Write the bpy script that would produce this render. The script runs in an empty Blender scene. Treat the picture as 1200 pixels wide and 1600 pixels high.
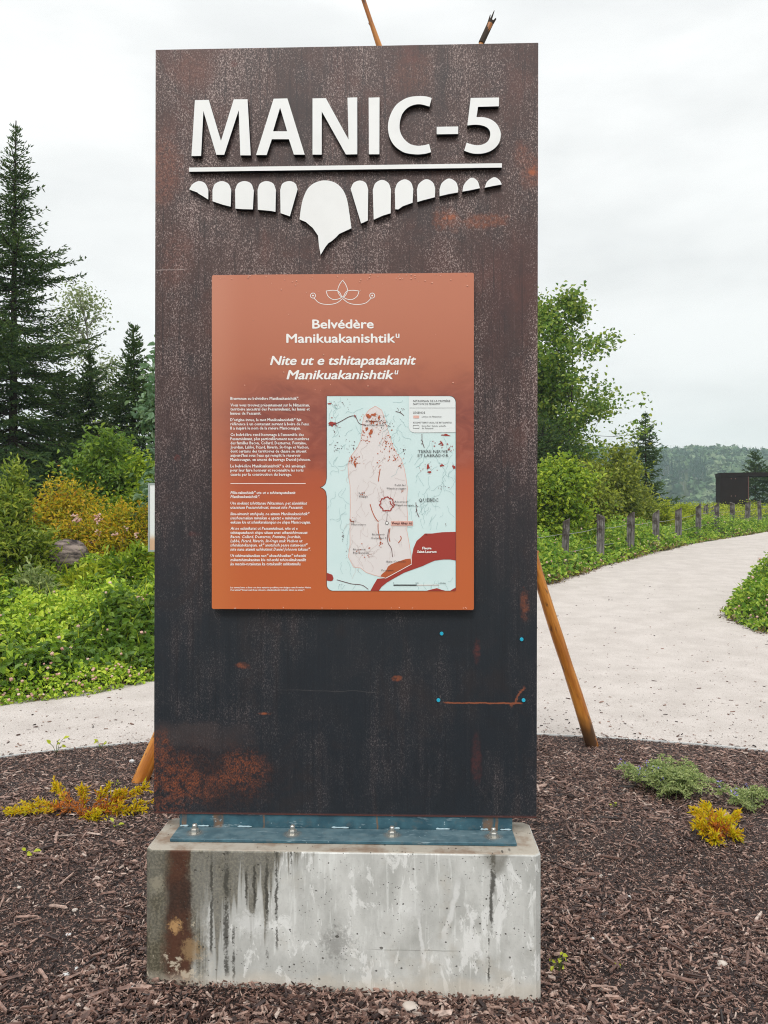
import bpy, bmesh, math, random
import numpy as np
from mathutils import Vector

# ------------------------------------------------------------------ camera, world, sun, exposure
sc = bpy.context.scene
COL = sc.collection
EYE = 1.45
FPX = 1200.0            # focal length in pixels of the 1200x1600 photograph
cam_d = bpy.data.cameras.new('camera')
cam = bpy.data.objects.new('camera', cam_d)
COL.objects.link(cam)
cam.location = (0, 0, EYE)
cam.rotation_euler = (math.radians(90), 0, 0)
cam_d.sensor_fit = 'VERTICAL'
cam_d.sensor_height = 36.0
cam_d.sensor_width = 27.0
cam_d.lens = 36.0 * FPX / 1600.0
cam_d.clip_start = 0.05
cam_d.clip_end = 3000
sc.camera = cam
sc.render.resolution_x = 768
sc.render.resolution_y = 1024
sc.render.engine = 'CYCLES'
sc.cycles.use_denoising = True
sc.cycles.denoising_prefilter = 'NONE'
sc.cycles.filter_width = 1.1
sc.cycles.max_bounces = 6
sc.cycles.diffuse_bounces = 3
sc.cycles.glossy_bounces = 2
sc.cycles.transmission_bounces = 3
sc.cycles.volume_bounces = 1
sc.cycles.transparent_max_bounces = 6

SUN_EL = math.radians(46)
SUN_AZ = math.radians(-10)       # direction the light comes from, measured from behind the camera
world = bpy.data.worlds.new('World')
sc.world = world
world.use_nodes = True

sun_d = bpy.data.lights.new('sun', 'SUN')
sun_d.energy = 1.5
sun_d.angle = math.radians(22)
sun_d.color = (1.0, 0.97, 0.93)
sun = bpy.data.objects.new('sun', sun_d)
COL.objects.link(sun)
_sd = Vector((math.sin(SUN_AZ) * math.cos(SUN_EL), -math.cos(SUN_AZ) * math.cos(SUN_EL), math.sin(SUN_EL)))
sun.rotation_euler = _sd.to_track_quat('Z', 'Y').to_euler()
sun.location = _sd * 30

sc.view_settings.view_transform = 'Standard'
sc.view_settings.look = 'None'
sc.view_settings.exposure = 0.30
sc.view_settings.gamma = 1.0
sc.view_settings.use_curve_mapping = False


# ------------------------------------------------------------------ node shorthand
class NT:
    def __init__(self, tree):
        self.t = tree
        tree.nodes.clear()

    def node(self, typ, **kw):
        n = self.t.nodes.new(typ)
        for k, v in kw.items():
            setattr(n, k, v)
        return n

    def put(self, sock, v):
        if isinstance(v, S):
            self.t.links.new(v.s, sock)
        elif isinstance(v, (tuple, list)):
            if len(v) == 3 and sock.type == 'RGBA':
                v = (*v, 1)
            sock.default_value = v
        else:
            sock.default_value = v

    def math(self, op, a, b=0.0, c=0.0, clamp=False):
        n = self.node('ShaderNodeMath', operation=op, use_clamp=clamp)
        self.put(n.inputs[0], a); self.put(n.inputs[1], b)
        if len(n.inputs) > 2:
            self.put(n.inputs[2], c)
        return S(self, n.outputs[0])

    def coord(self, which='Object'):
        return S(self, self.node('ShaderNodeTexCoord').outputs[which])

    def xyz(self, v):
        n = self.node('ShaderNodeSeparateXYZ'); self.put(n.inputs[0], v)
        return [S(self, o) for o in n.outputs]

    def vec(self, x, y, z):
        n = self.node('ShaderNodeCombineXYZ')
        for i, a in enumerate((x, y, z)):
            self.put(n.inputs[i], a)
        return S(self, n.outputs[0])

    def scale(self, v, s):
        n = self.node('ShaderNodeVectorMath', operation='MULTIPLY')
        self.put(n.inputs[0], v); self.put(n.inputs[1], s)
        return S(self, n.outputs[0])

    def noise(self, v, scale=1.0, detail=2.0, rough=0.5, dist=0.0, col=False):
        n = self.node('ShaderNodeTexNoise')
        self.put(n.inputs['Vector'], v)
        self.put(n.inputs['Scale'], scale)
        n.inputs['Detail'].default_value = detail
        n.inputs['Roughness'].default_value = rough
        n.inputs['Distortion'].default_value = dist
        return S(self, n.outputs['Color' if col else 0])

    def voro(self, v, scale, feature='F1', out=0, rnd=1.0):
        n = self.node('ShaderNodeTexVoronoi', feature=feature)
        self.put(n.inputs['Vector'], v)
        n.inputs['Scale'].default_value = scale
        n.inputs['Randomness'].default_value = rnd
        return S(self, n.outputs[out])

    def smooth(self, x, a, b):
        n = self.node('ShaderNodeMapRange', interpolation_type='SMOOTHSTEP')
        self.put(n.inputs['Value'], x)
        self.put(n.inputs['From Min'], a); self.put(n.inputs['From Max'], b)
        if not isinstance(b, S) and not isinstance(a, S) and a > b:
            self.put(n.inputs['From Min'], b); self.put(n.inputs['From Max'], a)
            self.put(n.inputs['To Min'], 1.0); self.put(n.inputs['To Max'], 0.0)
        return S(self, n.outputs[0])

    def mix(self, f, a, b):
        n = self.node('ShaderNodeMix', data_type='RGBA', clamp_factor=True)
        self.put(n.inputs['Factor'], f)
        self.put(n.inputs[6], a); self.put(n.inputs[7], b)
        return S(self, n.outputs[2])

    def ramp(self, f, stops, interp='LINEAR'):
        n = self.node('ShaderNodeValToRGB')
        e = n.color_ramp
        e.interpolation = interp
        while len(e.elements) < len(stops):
            e.elements.new(0.5)
        for el, (p, c) in zip(e.elements, stops):
            el.position = p
            el.color = (*c, 1)
        self.put(n.inputs[0], f)
        return S(self, n.outputs[0])

    def island(self):
        return S(self, self.node('ShaderNodeNewGeometry').outputs['Random Per Island'])

    def bump(self, h, strength=0.3, dist=0.01):
        n = self.node('ShaderNodeBump')
        n.inputs['Strength'].default_value = strength
        n.inputs['Distance'].default_value = dist
        self.put(n.inputs['Height'], h)
        return S(self, n.outputs[0])

    def bsdf(self, color, rough=0.6, metal=0.0, normal=None, spec=0.5, coat=0.0):
        n = self.node('ShaderNodeBsdfPrincipled')
        self.put(n.inputs['Base Color'], color)
        self.put(n.inputs['Roughness'], rough)
        self.put(n.inputs['Metallic'], metal)
        self.put(n.inputs['Specular IOR Level'], spec)
        n.inputs['Coat Weight'].default_value = coat
        if normal is not None:
            self.put(n.inputs['Normal'], normal)
        return S(self, n.outputs[0])

    def out(self, sh, which='Surface', typ='ShaderNodeOutputMaterial'):
        o = self.node(typ)
        self.t.links.new(sh.s, o.inputs[which])


class S:
    def __init__(self, nt, s):
        self.nt, self.s = nt, s
    def __add__(self, o): return self.nt.math('ADD', self, o)
    __radd__ = __add__
    def __sub__(self, o): return self.nt.math('SUBTRACT', self, o)
    def __rsub__(self, o): return self.nt.math('SUBTRACT', o, self)
    def __mul__(self, o): return self.nt.math('MULTIPLY', self, o)
    __rmul__ = __mul__
    def __truediv__(self, o): return self.nt.math('DIVIDE', self, o)
    def max(self, o): return self.nt.math('MAXIMUM', self, o)
    def min(self, o): return self.nt.math('MINIMUM', self, o)
    def abs(self): return self.nt.math('ABSOLUTE', self)
    def pow(self, o): return self.nt.math('POWER', self, o)
    def clamp(self): return self.nt.math('ADD', self, 0.0, clamp=True)


def mat(name, fn):
    m = bpy.data.materials.new(name)
    m.use_nodes = True
    fn(NT(m.node_tree))
    return m


def flat(name, color, rough=0.6, metal=0.0, spec=0.5):
    return mat(name, lambda n: n.out(n.bsdf(color, rough, metal, spec=spec)))


# world: Nishita daylight almost wholly covered by a pale overcast layer
def _world():
    n = NT(world.node_tree)
    sky = n.node('ShaderNodeTexSky', sky_type='NISHITA', sun_disc=False)
    sky.sun_elevation = SUN_EL
    sky.sun_rotation = math.pi + SUN_AZ
    d = n.coord('Generated')
    x, y, z = n.xyz(d)
    zz = z.max(0.0)
    grad = 1.0 + 1.2 * zz.pow(3.0)
    big = n.noise(n.scale(d, (1.0, 1.0, 2.6)), 1.7, 4, 0.5)
    fine = n.noise(n.scale(d, (1.0, 1.0, 3.0)), 5.0, 4, 0.55)
    cl = n.smooth(big * 0.75 + fine * 0.25, 0.36, 0.66)
    base = n.mix(cl, (6.3, 6.4, 6.42), (8.2, 8.25, 8.2))
    v = n.node('ShaderNodeVectorMath', operation='SCALE')
    n.put(v.inputs[0], base); n.put(v.inputs['Scale'], grad)
    c = n.mix(0.97, S(n, sky.outputs[0]), S(n, v.outputs[0]))
    bg = n.node('ShaderNodeBackground')
    n.put(bg.inputs['Color'], c)
    bg.inputs['Strength'].default_value = 0.1
    n.out(S(n, bg.outputs[0]), typ='ShaderNodeOutputWorld')
_world()


# ------------------------------------------------------------------ geometry helpers
class Geo:
    """collects vertices and faces; build() links them as one mesh object"""
    def __init__(self):
        self.v, self.f, self.n = [], [], 0

    def add(self, v, f, mi=0):
        v = np.asarray(v, dtype=np.float32).reshape(-1, 3)
        f = np.asarray(f, dtype=np.int32)
        if len(f) == 0:
            return
        self.v.append(v)
        self.f.append((f + self.n, mi))
        self.n += len(v)

    def polys(self, v, faces, mi=0):
        """faces of mixed length"""
        by = {}
        for f in faces:
            by.setdefault(len(f), []).append(f)
        n0 = self.n
        v = np.asarray(v, dtype=np.float32).reshape(-1, 3)
        self.v.append(v)
        self.n += len(v)
        for k, fs in by.items():
            self.f.append((np.asarray(fs, dtype=np.int32) + n0, mi))

    def mesh(self, name, mats, smooth=False):
        me = bpy.data.meshes.new(name)
        v = np.concatenate(self.v) if self.v else np.zeros((0, 3), np.float32)
        me.vertices.add(len(v))
        me.vertices.foreach_set('co', v.ravel())
        loops = np.concatenate([f.ravel() for f, _ in self.f])
        tot = np.concatenate([np.full(len(f), f.shape[1], np.int32) for f, _ in self.f])
        mi = np.concatenate([np.full(len(f), m, np.int32) for f, m in self.f])
        start = np.concatenate([[0], np.cumsum(tot)[:-1]]).astype(np.int32)
        me.loops.add(len(loops))
        me.loops.foreach_set('vertex_index', loops)
        me.polygons.add(len(tot))
        me.polygons.foreach_set('loop_start', start)
        try:
            me.polygons.foreach_set('loop_total', tot)
        except Exception:
            pass
        me.polygons.foreach_set('material_index', mi)
        me.polygons.foreach_set('use_smooth', np.full(len(tot), smooth))
        me.update(calc_edges=True)
        me.validate()
        for m in (mats if isinstance(mats, (list, tuple)) else [mats]):
            me.materials.append(m)
        return me

    def build(self, name, mats, parent=None, smooth=False):
        return link(name, self.mesh(name, mats, smooth), parent)


def link(name, data, parent=None):
    o = bpy.data.objects.new(name, data)
    COL.objects.link(o)
    if parent is not None:
        o.parent = parent
    return o


def tag(o, label=None, cat=None, group=None, kind=None):
    if label: o['label'] = label
    if cat: o['category'] = cat
    if group: o['group'] = group
    if kind: o['kind'] = kind
    return o


def empty(name, loc=(0, 0, 0), rz=0.0):
    o = link(name, None)
    o.location = loc
    o.rotation_euler = (0, 0, rz)
    return o


def copy_tree(o, parent=None):
    c = o.copy()
    COL.objects.link(c)
    if parent is not None:
        c.parent = parent
    for ch in list(o.children):
        copy_tree(ch, c)
    return c


BOXF = [(0, 3, 2, 1), (4, 5, 6, 7), (0, 1, 5, 4), (1, 2, 6, 5), (2, 3, 7, 6), (3, 0, 4, 7)]


def box(g, x0, x1, y0, y1, z0, z1, mi=0):
    g.add([(x0, y0, z0), (x1, y0, z0), (x1, y1, z0), (x0, y1, z0),
           (x0, y0, z1), (x1, y0, z1), (x1, y1, z1), (x0, y1, z1)], BOXF, mi)


def bevel_box(name, x0, x1, y0, y1, z0, z1, bev, m, parent=None, seg=1):
    bm = bmesh.new()
    bmesh.ops.create_cube(bm, size=1)
    for v in bm.verts:
        v.co = Vector(((x0 + x1) / 2 + v.co.x * (x1 - x0), (y0 + y1) / 2 + v.co.y * (y1 - y0), (z0 + z1) / 2 + v.co.z * (z1 - z0)))
    bmesh.ops.bevel(bm, geom=list(bm.edges), offset=bev, segments=seg, affect='EDGES', profile=0.5)
    me = bpy.data.meshes.new(name)
    bm.to_mesh(me); bm.free()
    me.materials.append(m)
    return link(name, me, parent)


def tube(g, pts, rad, n=8, mi=0, caps=True):
    P = np.asarray(pts, float)
    R = np.broadcast_to(np.asarray(rad, float), (len(P),))
    T = np.gradient(P, axis=0)
    T /= np.linalg.norm(T, axis=1)[:, None] + 1e-9
    ref = np.array([0, 0, 1.0]) if abs(T[0][2]) < 0.9 else np.array([1.0, 0, 0])
    A = np.cross(T, ref); A /= np.linalg.norm(A, axis=1)[:, None] + 1e-9
    B = np.cross(T, A)
    a = np.linspace(0, 2 * np.pi, n, endpoint=False)
    V = P[:, None] + R[:, None, None] * (np.cos(a)[None, :, None] * A[:, None] + np.sin(a)[None, :, None] * B[:, None])
    m = len(P)
    i = np.arange(m - 1)[:, None] * n
    j = np.arange(n)[None]
    k = (j + 1) % n
    F = np.stack([i + j, i + k, i + n + k, i + n + j], -1).reshape(-1, 4)
    g.add(V.reshape(-1, 3), F, mi)
    if caps:
        g.add(V[0], [tuple(range(n))], mi)
        g.add(V[-1], [tuple(range(n))], mi)


def lathe(g, c, prof, n=12, mi=0):
    """profile of (r, z) turned about the vertical through c"""
    a = np.linspace(0, 2 * np.pi, n, endpoint=False)
    V = np.array([[(c[0] + r * math.cos(t), c[1] + r * math.sin(t), c[2] + z) for t in a] for r, z in prof])
    m = len(prof)
    i = np.arange(m - 1)[:, None] * n
    j = np.arange(n)[None]
    k = (j + 1) % n
    g.add(V.reshape(-1, 3), np.stack([i + j, i + k, i + n + k, i + n + j], -1).reshape(-1, 4), mi)
    g.add(V[-1], [tuple(range(n))], mi)


def unit(v):
    return v / (np.linalg.norm(v, axis=-1, keepdims=True) + 1e-9)


def leaf_cloud(g, P, size, rng, aspect=0.55, up=0.8, D=None, mi=0, fold=0.18, svar=0.35):
    """one folded six-sided leaf per point of P"""
    P = np.asarray(P, float)
    n = len(P)
    if n == 0:
        return
    N = unit(rng.normal(size=(n, 3)) + np.array([0, -0.25, up * 1.6]))
    if D is None:
        D = rng.normal(size=(n, 3))
    D = D - (D * N).sum(1, keepdims=True) * N
    D = unit(D)
    W = np.cross(N, D)
    L = (size * (1 + svar * rng.uniform(-1, 1, n)))[:, None]
    w = L * aspect * 0.5
    b = P
    t = P + D * L - N * L * 0.12
    l1 = P + D * L * 0.35 + W * w + N * L * fold
    r1 = P + D * L * 0.35 - W * w + N * L * fold
    l2 = P + D * L * 0.72 + W * w * 0.7 + N * L * fold * 0.6
    r2 = P + D * L * 0.72 - W * w * 0.7 + N * L * fold * 0.6
    V = np.stack([b, r1, r2, t, l2, l1], 1).reshape(-1, 3)
    i = np.arange(n)[:, None] * 6
    F = np.concatenate([i + np.array([[0, 1, 2, 3]]), i + np.array([[0, 3, 4, 5]])])
    g.add(V, F, mi)


def rhomb_cloud(g, P, D, size, width, rng, mi=0, cross=True):
    """thin four-cornered sprays along the directions D (needles, blades)"""
    P = np.asarray(P, float); n = len(P)
    if n == 0:
        return
    D = unit(D)
    size = np.broadcast_to(size, (n,))[:, None]
    width = np.broadcast_to(width, (n,))[:, None]
    A = unit(np.cross(D, rng.normal(size=(n, 3))))
    B = np.cross(D, A)
    i = np.arange(n)[:, None] * 4
    F = i + np.array([[0, 1, 2, 3]])
    for X in ((A, B) if cross else (A,)):
        V = np.stack([P, P + D * size * 0.45 + X * width * 0.5, P + D * size, P + D * size * 0.45 - X * width * 0.5], 1)
        g.add(V.reshape(-1, 3), F, mi)


def snoise(x, y, seed=0, k=5):
    r = np.random.default_rng(seed)
    s = np.zeros_like(np.asarray(x, float))
    for j in range(k):
        f = 1.0 * 1.6 ** j
        a = r.uniform(0, 2 * np.pi)
        s = s + np.sin((x * math.cos(a) + y * math.sin(a)) * f + r.uniform(0, 6.28)) / (1.35 ** j)
    return s / 2.6


def inside(poly, x, y):
    p = np.asarray(poly, float)
    r = np.zeros(np.shape(x), bool)
    j = len(p) - 1
    for i in range(len(p)):
        xi, yi = p[i]; xj, yj = p[j]
        c = ((yi > y) != (yj > y)) & (x < (xj - xi) * (y - yi) / (yj - yi + 1e-12) + xi)
        r ^= c
        j = i
    return r


def edge_dist(poly, x, y):
    p = np.asarray(poly, float)
    d = np.full(np.shape(x), 1e9)
    for i in range(len(p)):
        a, b = p[i - 1], p[i]
        ab = b - a
        t = np.clip(((x - a[0]) * ab[0] + (y - a[1]) * ab[1]) / (ab @ ab + 1e-12), 0, 1)
        d = np.minimum(d, np.hypot(x - a[0] - t * ab[0], y - a[1] - t * ab[1]))
    return d


def sstep(x, a, b):
    t = np.clip((x - a) / (b - a), 0, 1)
    return t * t * (3 - 2 * t)


def gz(x, y):
    """height of the terrain"""
    x = np.asarray(x, float); y = np.asarray(y, float)
    yy = np.minimum(y, 48.0)
    z = 0.042 * 0.6 * np.log1p(np.exp((yy - 6.2) / 0.6))
    z = z - 32.0 * sstep(y, 46, 165)
    z = z + (68.5 + 3.0 * np.sin(x / 90.0 + 1.0) + 1.5 * np.sin(x / 31.0)) * sstep(y, 165, 560)
    return z


def at(px, py, d):
    """the point at depth d seen at pixel (px, py) of the photograph"""
    return np.array([(px - 600) / FPX * d, d, EYE - (py - 800) / FPX * d])


def on_ground(px, d):
    x = (px - 600) / FPX * d
    return (x, d, float(gz(x, d)))


# sign frame: u to the right along the plate, w away from the camera, z up
YAW = math.radians(1.75)
SO = np.array([-0.127, 2.455])
SU = np.array([math.cos(YAW), -math.sin(YAW)])
SW = np.array([math.sin(YAW), math.cos(YAW)])


def uz(px, py, w=0.0):
    k = (px - 600) / FPX
    o = SO + SW * w
    # (o + u*SU).x = k * (o + u*SU).y
    u = (k * o[1] - o[0]) / (SU[0] - k * SU[1])
    d = o[1] + u * SU[1]
    return (u, EYE - (py - 800) / FPX * d)



# ------------------------------------------------------------------ materials
def U(px, w=0.0): return uz(px, 800, w)[0]
def Z(py, w=0.0): return uz(540, py, w)[1]


def m_plate(n):
    c = n.coord()
    x, y, z = n.xyz(c)
    warp = n.noise(c, 9.0, 4, 0.6)
    fine_w = n.noise(c, 42.0, 3, 0.65)
    runs = n.noise(n.scale(c, (95, 95, 2.6)), 1.0, 4, 0.7)
    worm0 = n.noise(n.scale(c, (250, 250, 165)), 1.0, 2.0, 0.65, 0.7)
    worm = worm0 * 0.80 + n.noise(n.scale(c, (110, 110, 50)), 1.0, 3.0, 0.7, 0.8) * 0.12 + runs * 0.08
    grit = n.noise(n.scale(c, (520, 520, 420)), 1.0, 1.0, 0.5)
    low = n.noise(n.scale(c, (3.4, 3.4, 1.5)), 1.0, 5, 0.68)
    streak = n.noise(n.scale(c, (34, 34, 1.3)), 1.0, 3, 0.6)

    def blob(px, py, rx, rz, k=1.2):
        u, zz = uz(px, py)
        dx = (x - u) / rx; dz = (z - zz) / rz
        d = (dx * dx + dz * dz).pow(0.5) + (warp - 0.5) * k + (fine_w - 0.5) * 0.5
        return n.smooth(d, 1.0, 0.30) * brk
    brk = 0.25 + 0.75 * n.smooth(n.noise(c, 60, 4, 0.8), 0.40, 0.58)
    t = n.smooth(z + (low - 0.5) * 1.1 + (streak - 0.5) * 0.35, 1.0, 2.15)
    base = n.mix(t, (0.010, 0.0145, 0.0205), (0.060, 0.028, 0.024))  # steel tone; the darker lower part also stands in for reflected ground
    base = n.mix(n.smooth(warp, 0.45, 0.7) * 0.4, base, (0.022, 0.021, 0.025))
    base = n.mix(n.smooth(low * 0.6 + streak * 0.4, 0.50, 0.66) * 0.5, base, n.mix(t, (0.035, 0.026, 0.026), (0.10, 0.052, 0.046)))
    # pale specks of weathered patina, denser in vertical drifts
    amp = n.smooth(low * 1.0 + streak * 0.28 + (warp - 0.5) * 0.5 + (z - 1.7) * 0.07, 0.48, 0.80)
    speck = n.smooth(worm + (grit - 0.5) * 0.3 + (low - 0.5) * 0.25, 0.525, 0.64)
    sc_ = n.mix(t, (0.125, 0.105, 0.108), (0.43, 0.325, 0.30))
    base = n.mix(n.smooth(n.noise(n.scale(c, (2.2, 2.2, 1.2)), 1, 4, 0.6), 0.52, 0.68) * 0.6 * t, base, (0.085, 0.030, 0.026))
    col = n.mix(speck * (0.10 + 0.85 * amp), base, sc_)
    pits = n.smooth(worm, 0.42, 0.33)
    col = n.mix(pits * 0.8, col, (0.006, 0.006, 0.009))
    cloud = n.noise(n.scale(c, (5, 5, 3.2)), 1.0, 6, 0.72, 0.8)
    col = n.mix(n.smooth(runs, 0.56, 0.68) * 0.22, col, n.mix(t, (0.05, 0.040, 0.042), (0.19, 0.12, 0.11)))
    col = n.mix(n.smooth(cloud, 0.52, 0.66) * 0.5, col, n.mix(t, (0.022, 0.017, 0.018), (0.115, 0.042, 0.032)))
    col = n.mix(n.smooth(cloud, 0.47, 0.36) * 0.45, col, n.mix(t, (0.010, 0.012, 0.016), (0.026, 0.020, 0.022)))
    col = n.mix(n.smooth(runs, 0.46, 0.36) * 0.45, col, (0.009, 0.009, 0.012))
    scr = n.smooth((z - Z(416) - x * 0.01 + (warp - 0.5) * 0.012).abs(), 0.0022, 0.0008) * n.smooth((x - U(268)).abs(), 0.06, 0.04)
    scr = scr.max(n.smooth((z - Z(1080) + x * 0.02 + (warp - 0.5) * 0.02).abs(), 0.0016, 0.0006) * 0.15 * n.smooth((x - U(520)).abs(), 0.2, 0.1))
    col = n.mix(scr * 0.6, col, (0.40, 0.33, 0.31))
    # rust blooms
    big = blob(275, 1225, 0.17, 0.12).max(blob(365, 1205, 0.13, 0.09)).max(blob(245, 1180, 0.07, 0.10))
    core = blob(330, 1195, 0.085, 0.045)
    core = core.max(blob(300, 1165, 0.05, 0.02)).max(n.smooth(n.noise(c, 26, 5, 0.75, 1.0), 0.50, 0.62) * 0.8)
    big = n.math('SUBTRACT', big, core * 0.9, clamp=True)
    band = n.smooth((z - Z(1152) + (warp - 0.5) * 0.12 + (cloud - 0.5) * 0.1).abs(), 0.06, 0.02) * n.smooth(x + (warp - 0.5) * 0.3, U(420), U(320))
    col = n.mix(band * 0.3 * (0.3 + low), col, (0.12, 0.08, 0.07))
    fine = n.smooth(worm, 0.36, 0.62)
    rc = n.mix(fine, (0.030, 0.012, 0.009), (0.27, 0.072, 0.028))
    halo = blob(330, 1215, 0.26, 0.15)
    col = n.mix(halo * 0.55, col, n.mix(fine, (0.014, 0.008, 0.008), (0.085, 0.030, 0.018)))
    col = n.mix(big * 0.85, col, rc)
    side = blob(256, 262, 0.09, 0.15).max(blob(300, 110, 0.09, 0.07) * 0.5).max(blob(640, 110, 0.10, 0.09) * 0.5).max(blob(270, 400, 0.07, 0.12) * 0.45).max(blob(832, 270, 0.05, 0.09)).max(blob(815, 240, 0.035, 0.06))
    col = n.mix(side * 0.75, col, n.mix(fine, (0.10, 0.035, 0.024), (0.27, 0.10, 0.065)))
    fine_w = fine_w + (fine_w - 0.5) * 2.2
    sm = blob(700, 340, 0.03, 0.014).max(blob(760, 345, 0.09, 0.03) * 0.45).max(blob(833, 268, 0.018, 0.018))
    sm = sm.max(blob(620, 1060, 0.02, 0.012) * 0.5).max(blob(410, 1115, 0.03, 0.006) * 0.7).max(blob(380, 1040, 0.03, 0.014) * 0.5)
    sm = sm.max(blob(695, 345, 0.07, 0.05) * 0.35).max(blob(820, 945, 0.02, 0.06) * 0.4)
    col = n.mix(sm * 0.85, col, (0.42, 0.105, 0.03))
    red = blob(365, 100, 0.016, 0.016, 0.5).max(blob(277, 716, 0.014, 0.014, 0.5)).max(blob(640, 82, 0.05, 0.06) * 0.5)
    red = red.max(blob(300, 835, 0.03, 0.012) * 0.4).max(blob(745, 1015, 0.014, 0.05) * 0.7).max(blob(745, 1190, 0.02, 0.09) * 0.45)
    col = n.mix(red * 0.8, col, (0.13, 0.028, 0.022))
    # rust line between the two lower plugs, and scratches
    u0, z0 = uz(690, 1098); u1, _ = uz(818, 1098)
    ln = n.smooth((z - z0 + (fine_w - 0.5) * 0.003).abs(), 0.0035, 0.001) * n.smooth(x, u0, u0 + 0.02) * n.smooth(x, u1, u1 - 0.01)
    hook = n.smooth(((x - (u1 - 0.03)) * 0.6 - (z - z0) * 0.35 + (fine_w - 0.5) * 0.012).abs(), 0.004, 0.001) * n.smooth((x - (u1 - 0.02)).abs(), 0.035, 0.02) * n.smooth((z - z0 - 0.02).abs(), 0.04, 0.02)
    col = n.mix((ln * 0.85).max(hook * 0.7), col, (0.30, 0.085, 0.035))
    edge = n.smooth(z, Z(1270), Z(1275))
    col = n.mix(edge * 0.5, col, (0.20, 0.05, 0.03))
    rough = 0.50 + 0.2 * (worm - 0.5) + big * 0.25
    n.out(n.bsdf(col, rough, normal=n.bump(worm + grit * 0.4, 0.35, 0.0015), spec=0.45))
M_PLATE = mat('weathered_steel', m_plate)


def m_concrete(n):
    c = n.coord()
    x, y, z = n.xyz(c)
    W0 = -0.147
    warp = n.noise(c, 12.0, 4, 0.6)
    fine = n.noise(c, 130.0, 3, 0.6)
    mot = n.noise(n.scale(c, (9, 9, 5)), 1.0, 5, 0.62)
    vert = n.noise(n.scale(c, (60, 60, 6)), 1.0, 3, 0.6)
    v2 = n.noise(n.scale(c, (38, 38, 1.6)), 1.0, 4, 0.65)
    col = n.mix(n.smooth(mot, 0.34, 0.7), (0.43, 0.43, 0.405), (0.63, 0.63, 0.60))
    col = n.mix(n.smooth(vert + (mot - 0.5) * 0.3, 0.56, 0.72) * 0.6, col, (0.74, 0.75, 0.72))
    col = n.mix(n.smooth(n.noise(c, 4, 4, 0.7), 0.52, 0.7) * 0.35, col, (0.33, 0.33, 0.30))
    col = n.mix(n.smooth(fine, 0.58, 0.75) * 0.28, col, (0.20, 0.20, 0.19))
    lime = n.smooth(n.noise(n.scale(c, (16, 16, 7)), 1.0, 6, 0.72, 0.6), 0.545, 0.60)
    col = n.mix(lime * 0.7, col, (0.78, 0.78, 0.755))
    frm = n.smooth((z - Z(1483, W0) + (warp - 0.5) * 0.006).abs(), 0.002, 0.0007) * n.smooth((x - U(650, W0)).abs(), 0.16, 0.10)
    scuff = n.smooth((x - U(700, W0) - (z - 0.22) * 0.22 + (warp - 0.5) * 0.05).abs(), 0.010, 0.003) * n.smooth((z - 0.26).abs(), 0.11, 0.06)
    scuff = scuff.max(n.smooth((x - U(735, W0) + (z - 0.22) * 0.3 + (warp - 0.5) * 0.06).abs(), 0.008, 0.002) * n.smooth((z - 0.19).abs(), 0.12, 0.05))
    scuff = scuff.max(n.smooth((x - U(655, W0) + (z - 0.22) * 0.12 + (warp - 0.5) * 0.05).abs(), 0.007, 0.002) * n.smooth((z - 0.16).abs(), 0.1, 0.05))
    col = n.mix(scuff * 0.65, n.mix(frm * 0.5, col, (0.2, 0.2, 0.18)), (0.76, 0.76, 0.74))
    warm = n.smooth(n.noise(c, 5.5, 4, 0.65), 0.55, 0.70)
    col = n.mix(warm * 0.28, col, (0.42, 0.36, 0.27))
    top = z - 0.428                                     # negative downwards
    ul, ur = U(232, W0), U(840, W0)
    # wet olive stain over the left end, running down in tongues
    lim = U(322, W0)
    ol = n.smooth(x + (v2 - 0.5) * 0.16 + (warp - 0.5) * 0.10 - top * 0.05, lim + 0.05, lim - 0.05)
    tongue = n.smooth(v2 + top * 1.2 + n.smooth(x, U(520, W0), U(330, W0)) * 0.34 - 0.06, 0.46, 0.58) * n.smooth(x + (warp - 0.5) * 0.1, U(510, W0), U(470, W0))
    front = n.smooth(y, -0.10, -0.135)
    ol = ol.max(tongue * 0.85) * front * n.smooth(z, 0.0, 0.03)
    col = n.mix(ol * (0.95 + 0.9 * (mot - 0.5)), col, n.mix(n.smooth(fine, 0.4, 0.65), (0.075, 0.066, 0.044), (0.17, 0.15, 0.105)))
    rb = n.smooth((x - U(279, W0) + (warp - 0.5) * 0.07 + (v2 - 0.5) * 0.04 + (fine - 0.5) * 0.02).abs(), 0.056, 0.018) * front
    col = n.mix(rb * 0.93, col, n.mix(n.smooth(mot + fine * 0.3, 0.45, 0.8), (0.022, 0.011, 0.008), (0.085, 0.032, 0.018)))
    # single drips
    wob = (n.noise(n.vec(0.0, 0.0, z), 26.0, 3, 0.6) - 0.5) * 0.022
    dr = None
    for px, w_, y0, y1, s in ((354, .011, 1335, 1535, 1.0), (331, .006, 1345, 1500, .6), (398, .006, 1360, 1430, .9), (417, .007, 1350, 1520, 1.2), (432, .006, 1330, 1490, -1),
                              (385, .005, 1370, 1425, -.8), (365, .006, 1460, 1540, .7), (771, .011, 1330, 1400, .8), (768, .007, 1390, 1460, -.8), (455, .004, 1332, 1365, .5), (764, .004, 1465, 1535, .4)):
        u = U(px, W0)
        d = 1.0 - n.smooth((x - u + wob * s + (fine - 0.5) * 0.012 + (warp - 0.5) * 0.012).abs(), w_ * 0.3, w_ * (0.45 + warp))
        d = d * n.smooth(z, Z(y1, W0), Z(y1, W0) + 0.03) * n.smooth(z, Z(y0, W0) + 0.03, Z(y0, W0))
        dr = d if dr is None else dr.max(d)
    dr = dr * front * n.smooth(warp + (fine - 0.5) * 0.4, 0.36, 0.50)
    col = n.mix(dr * 0.88, col, (0.055, 0.052, 0.043))
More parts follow.
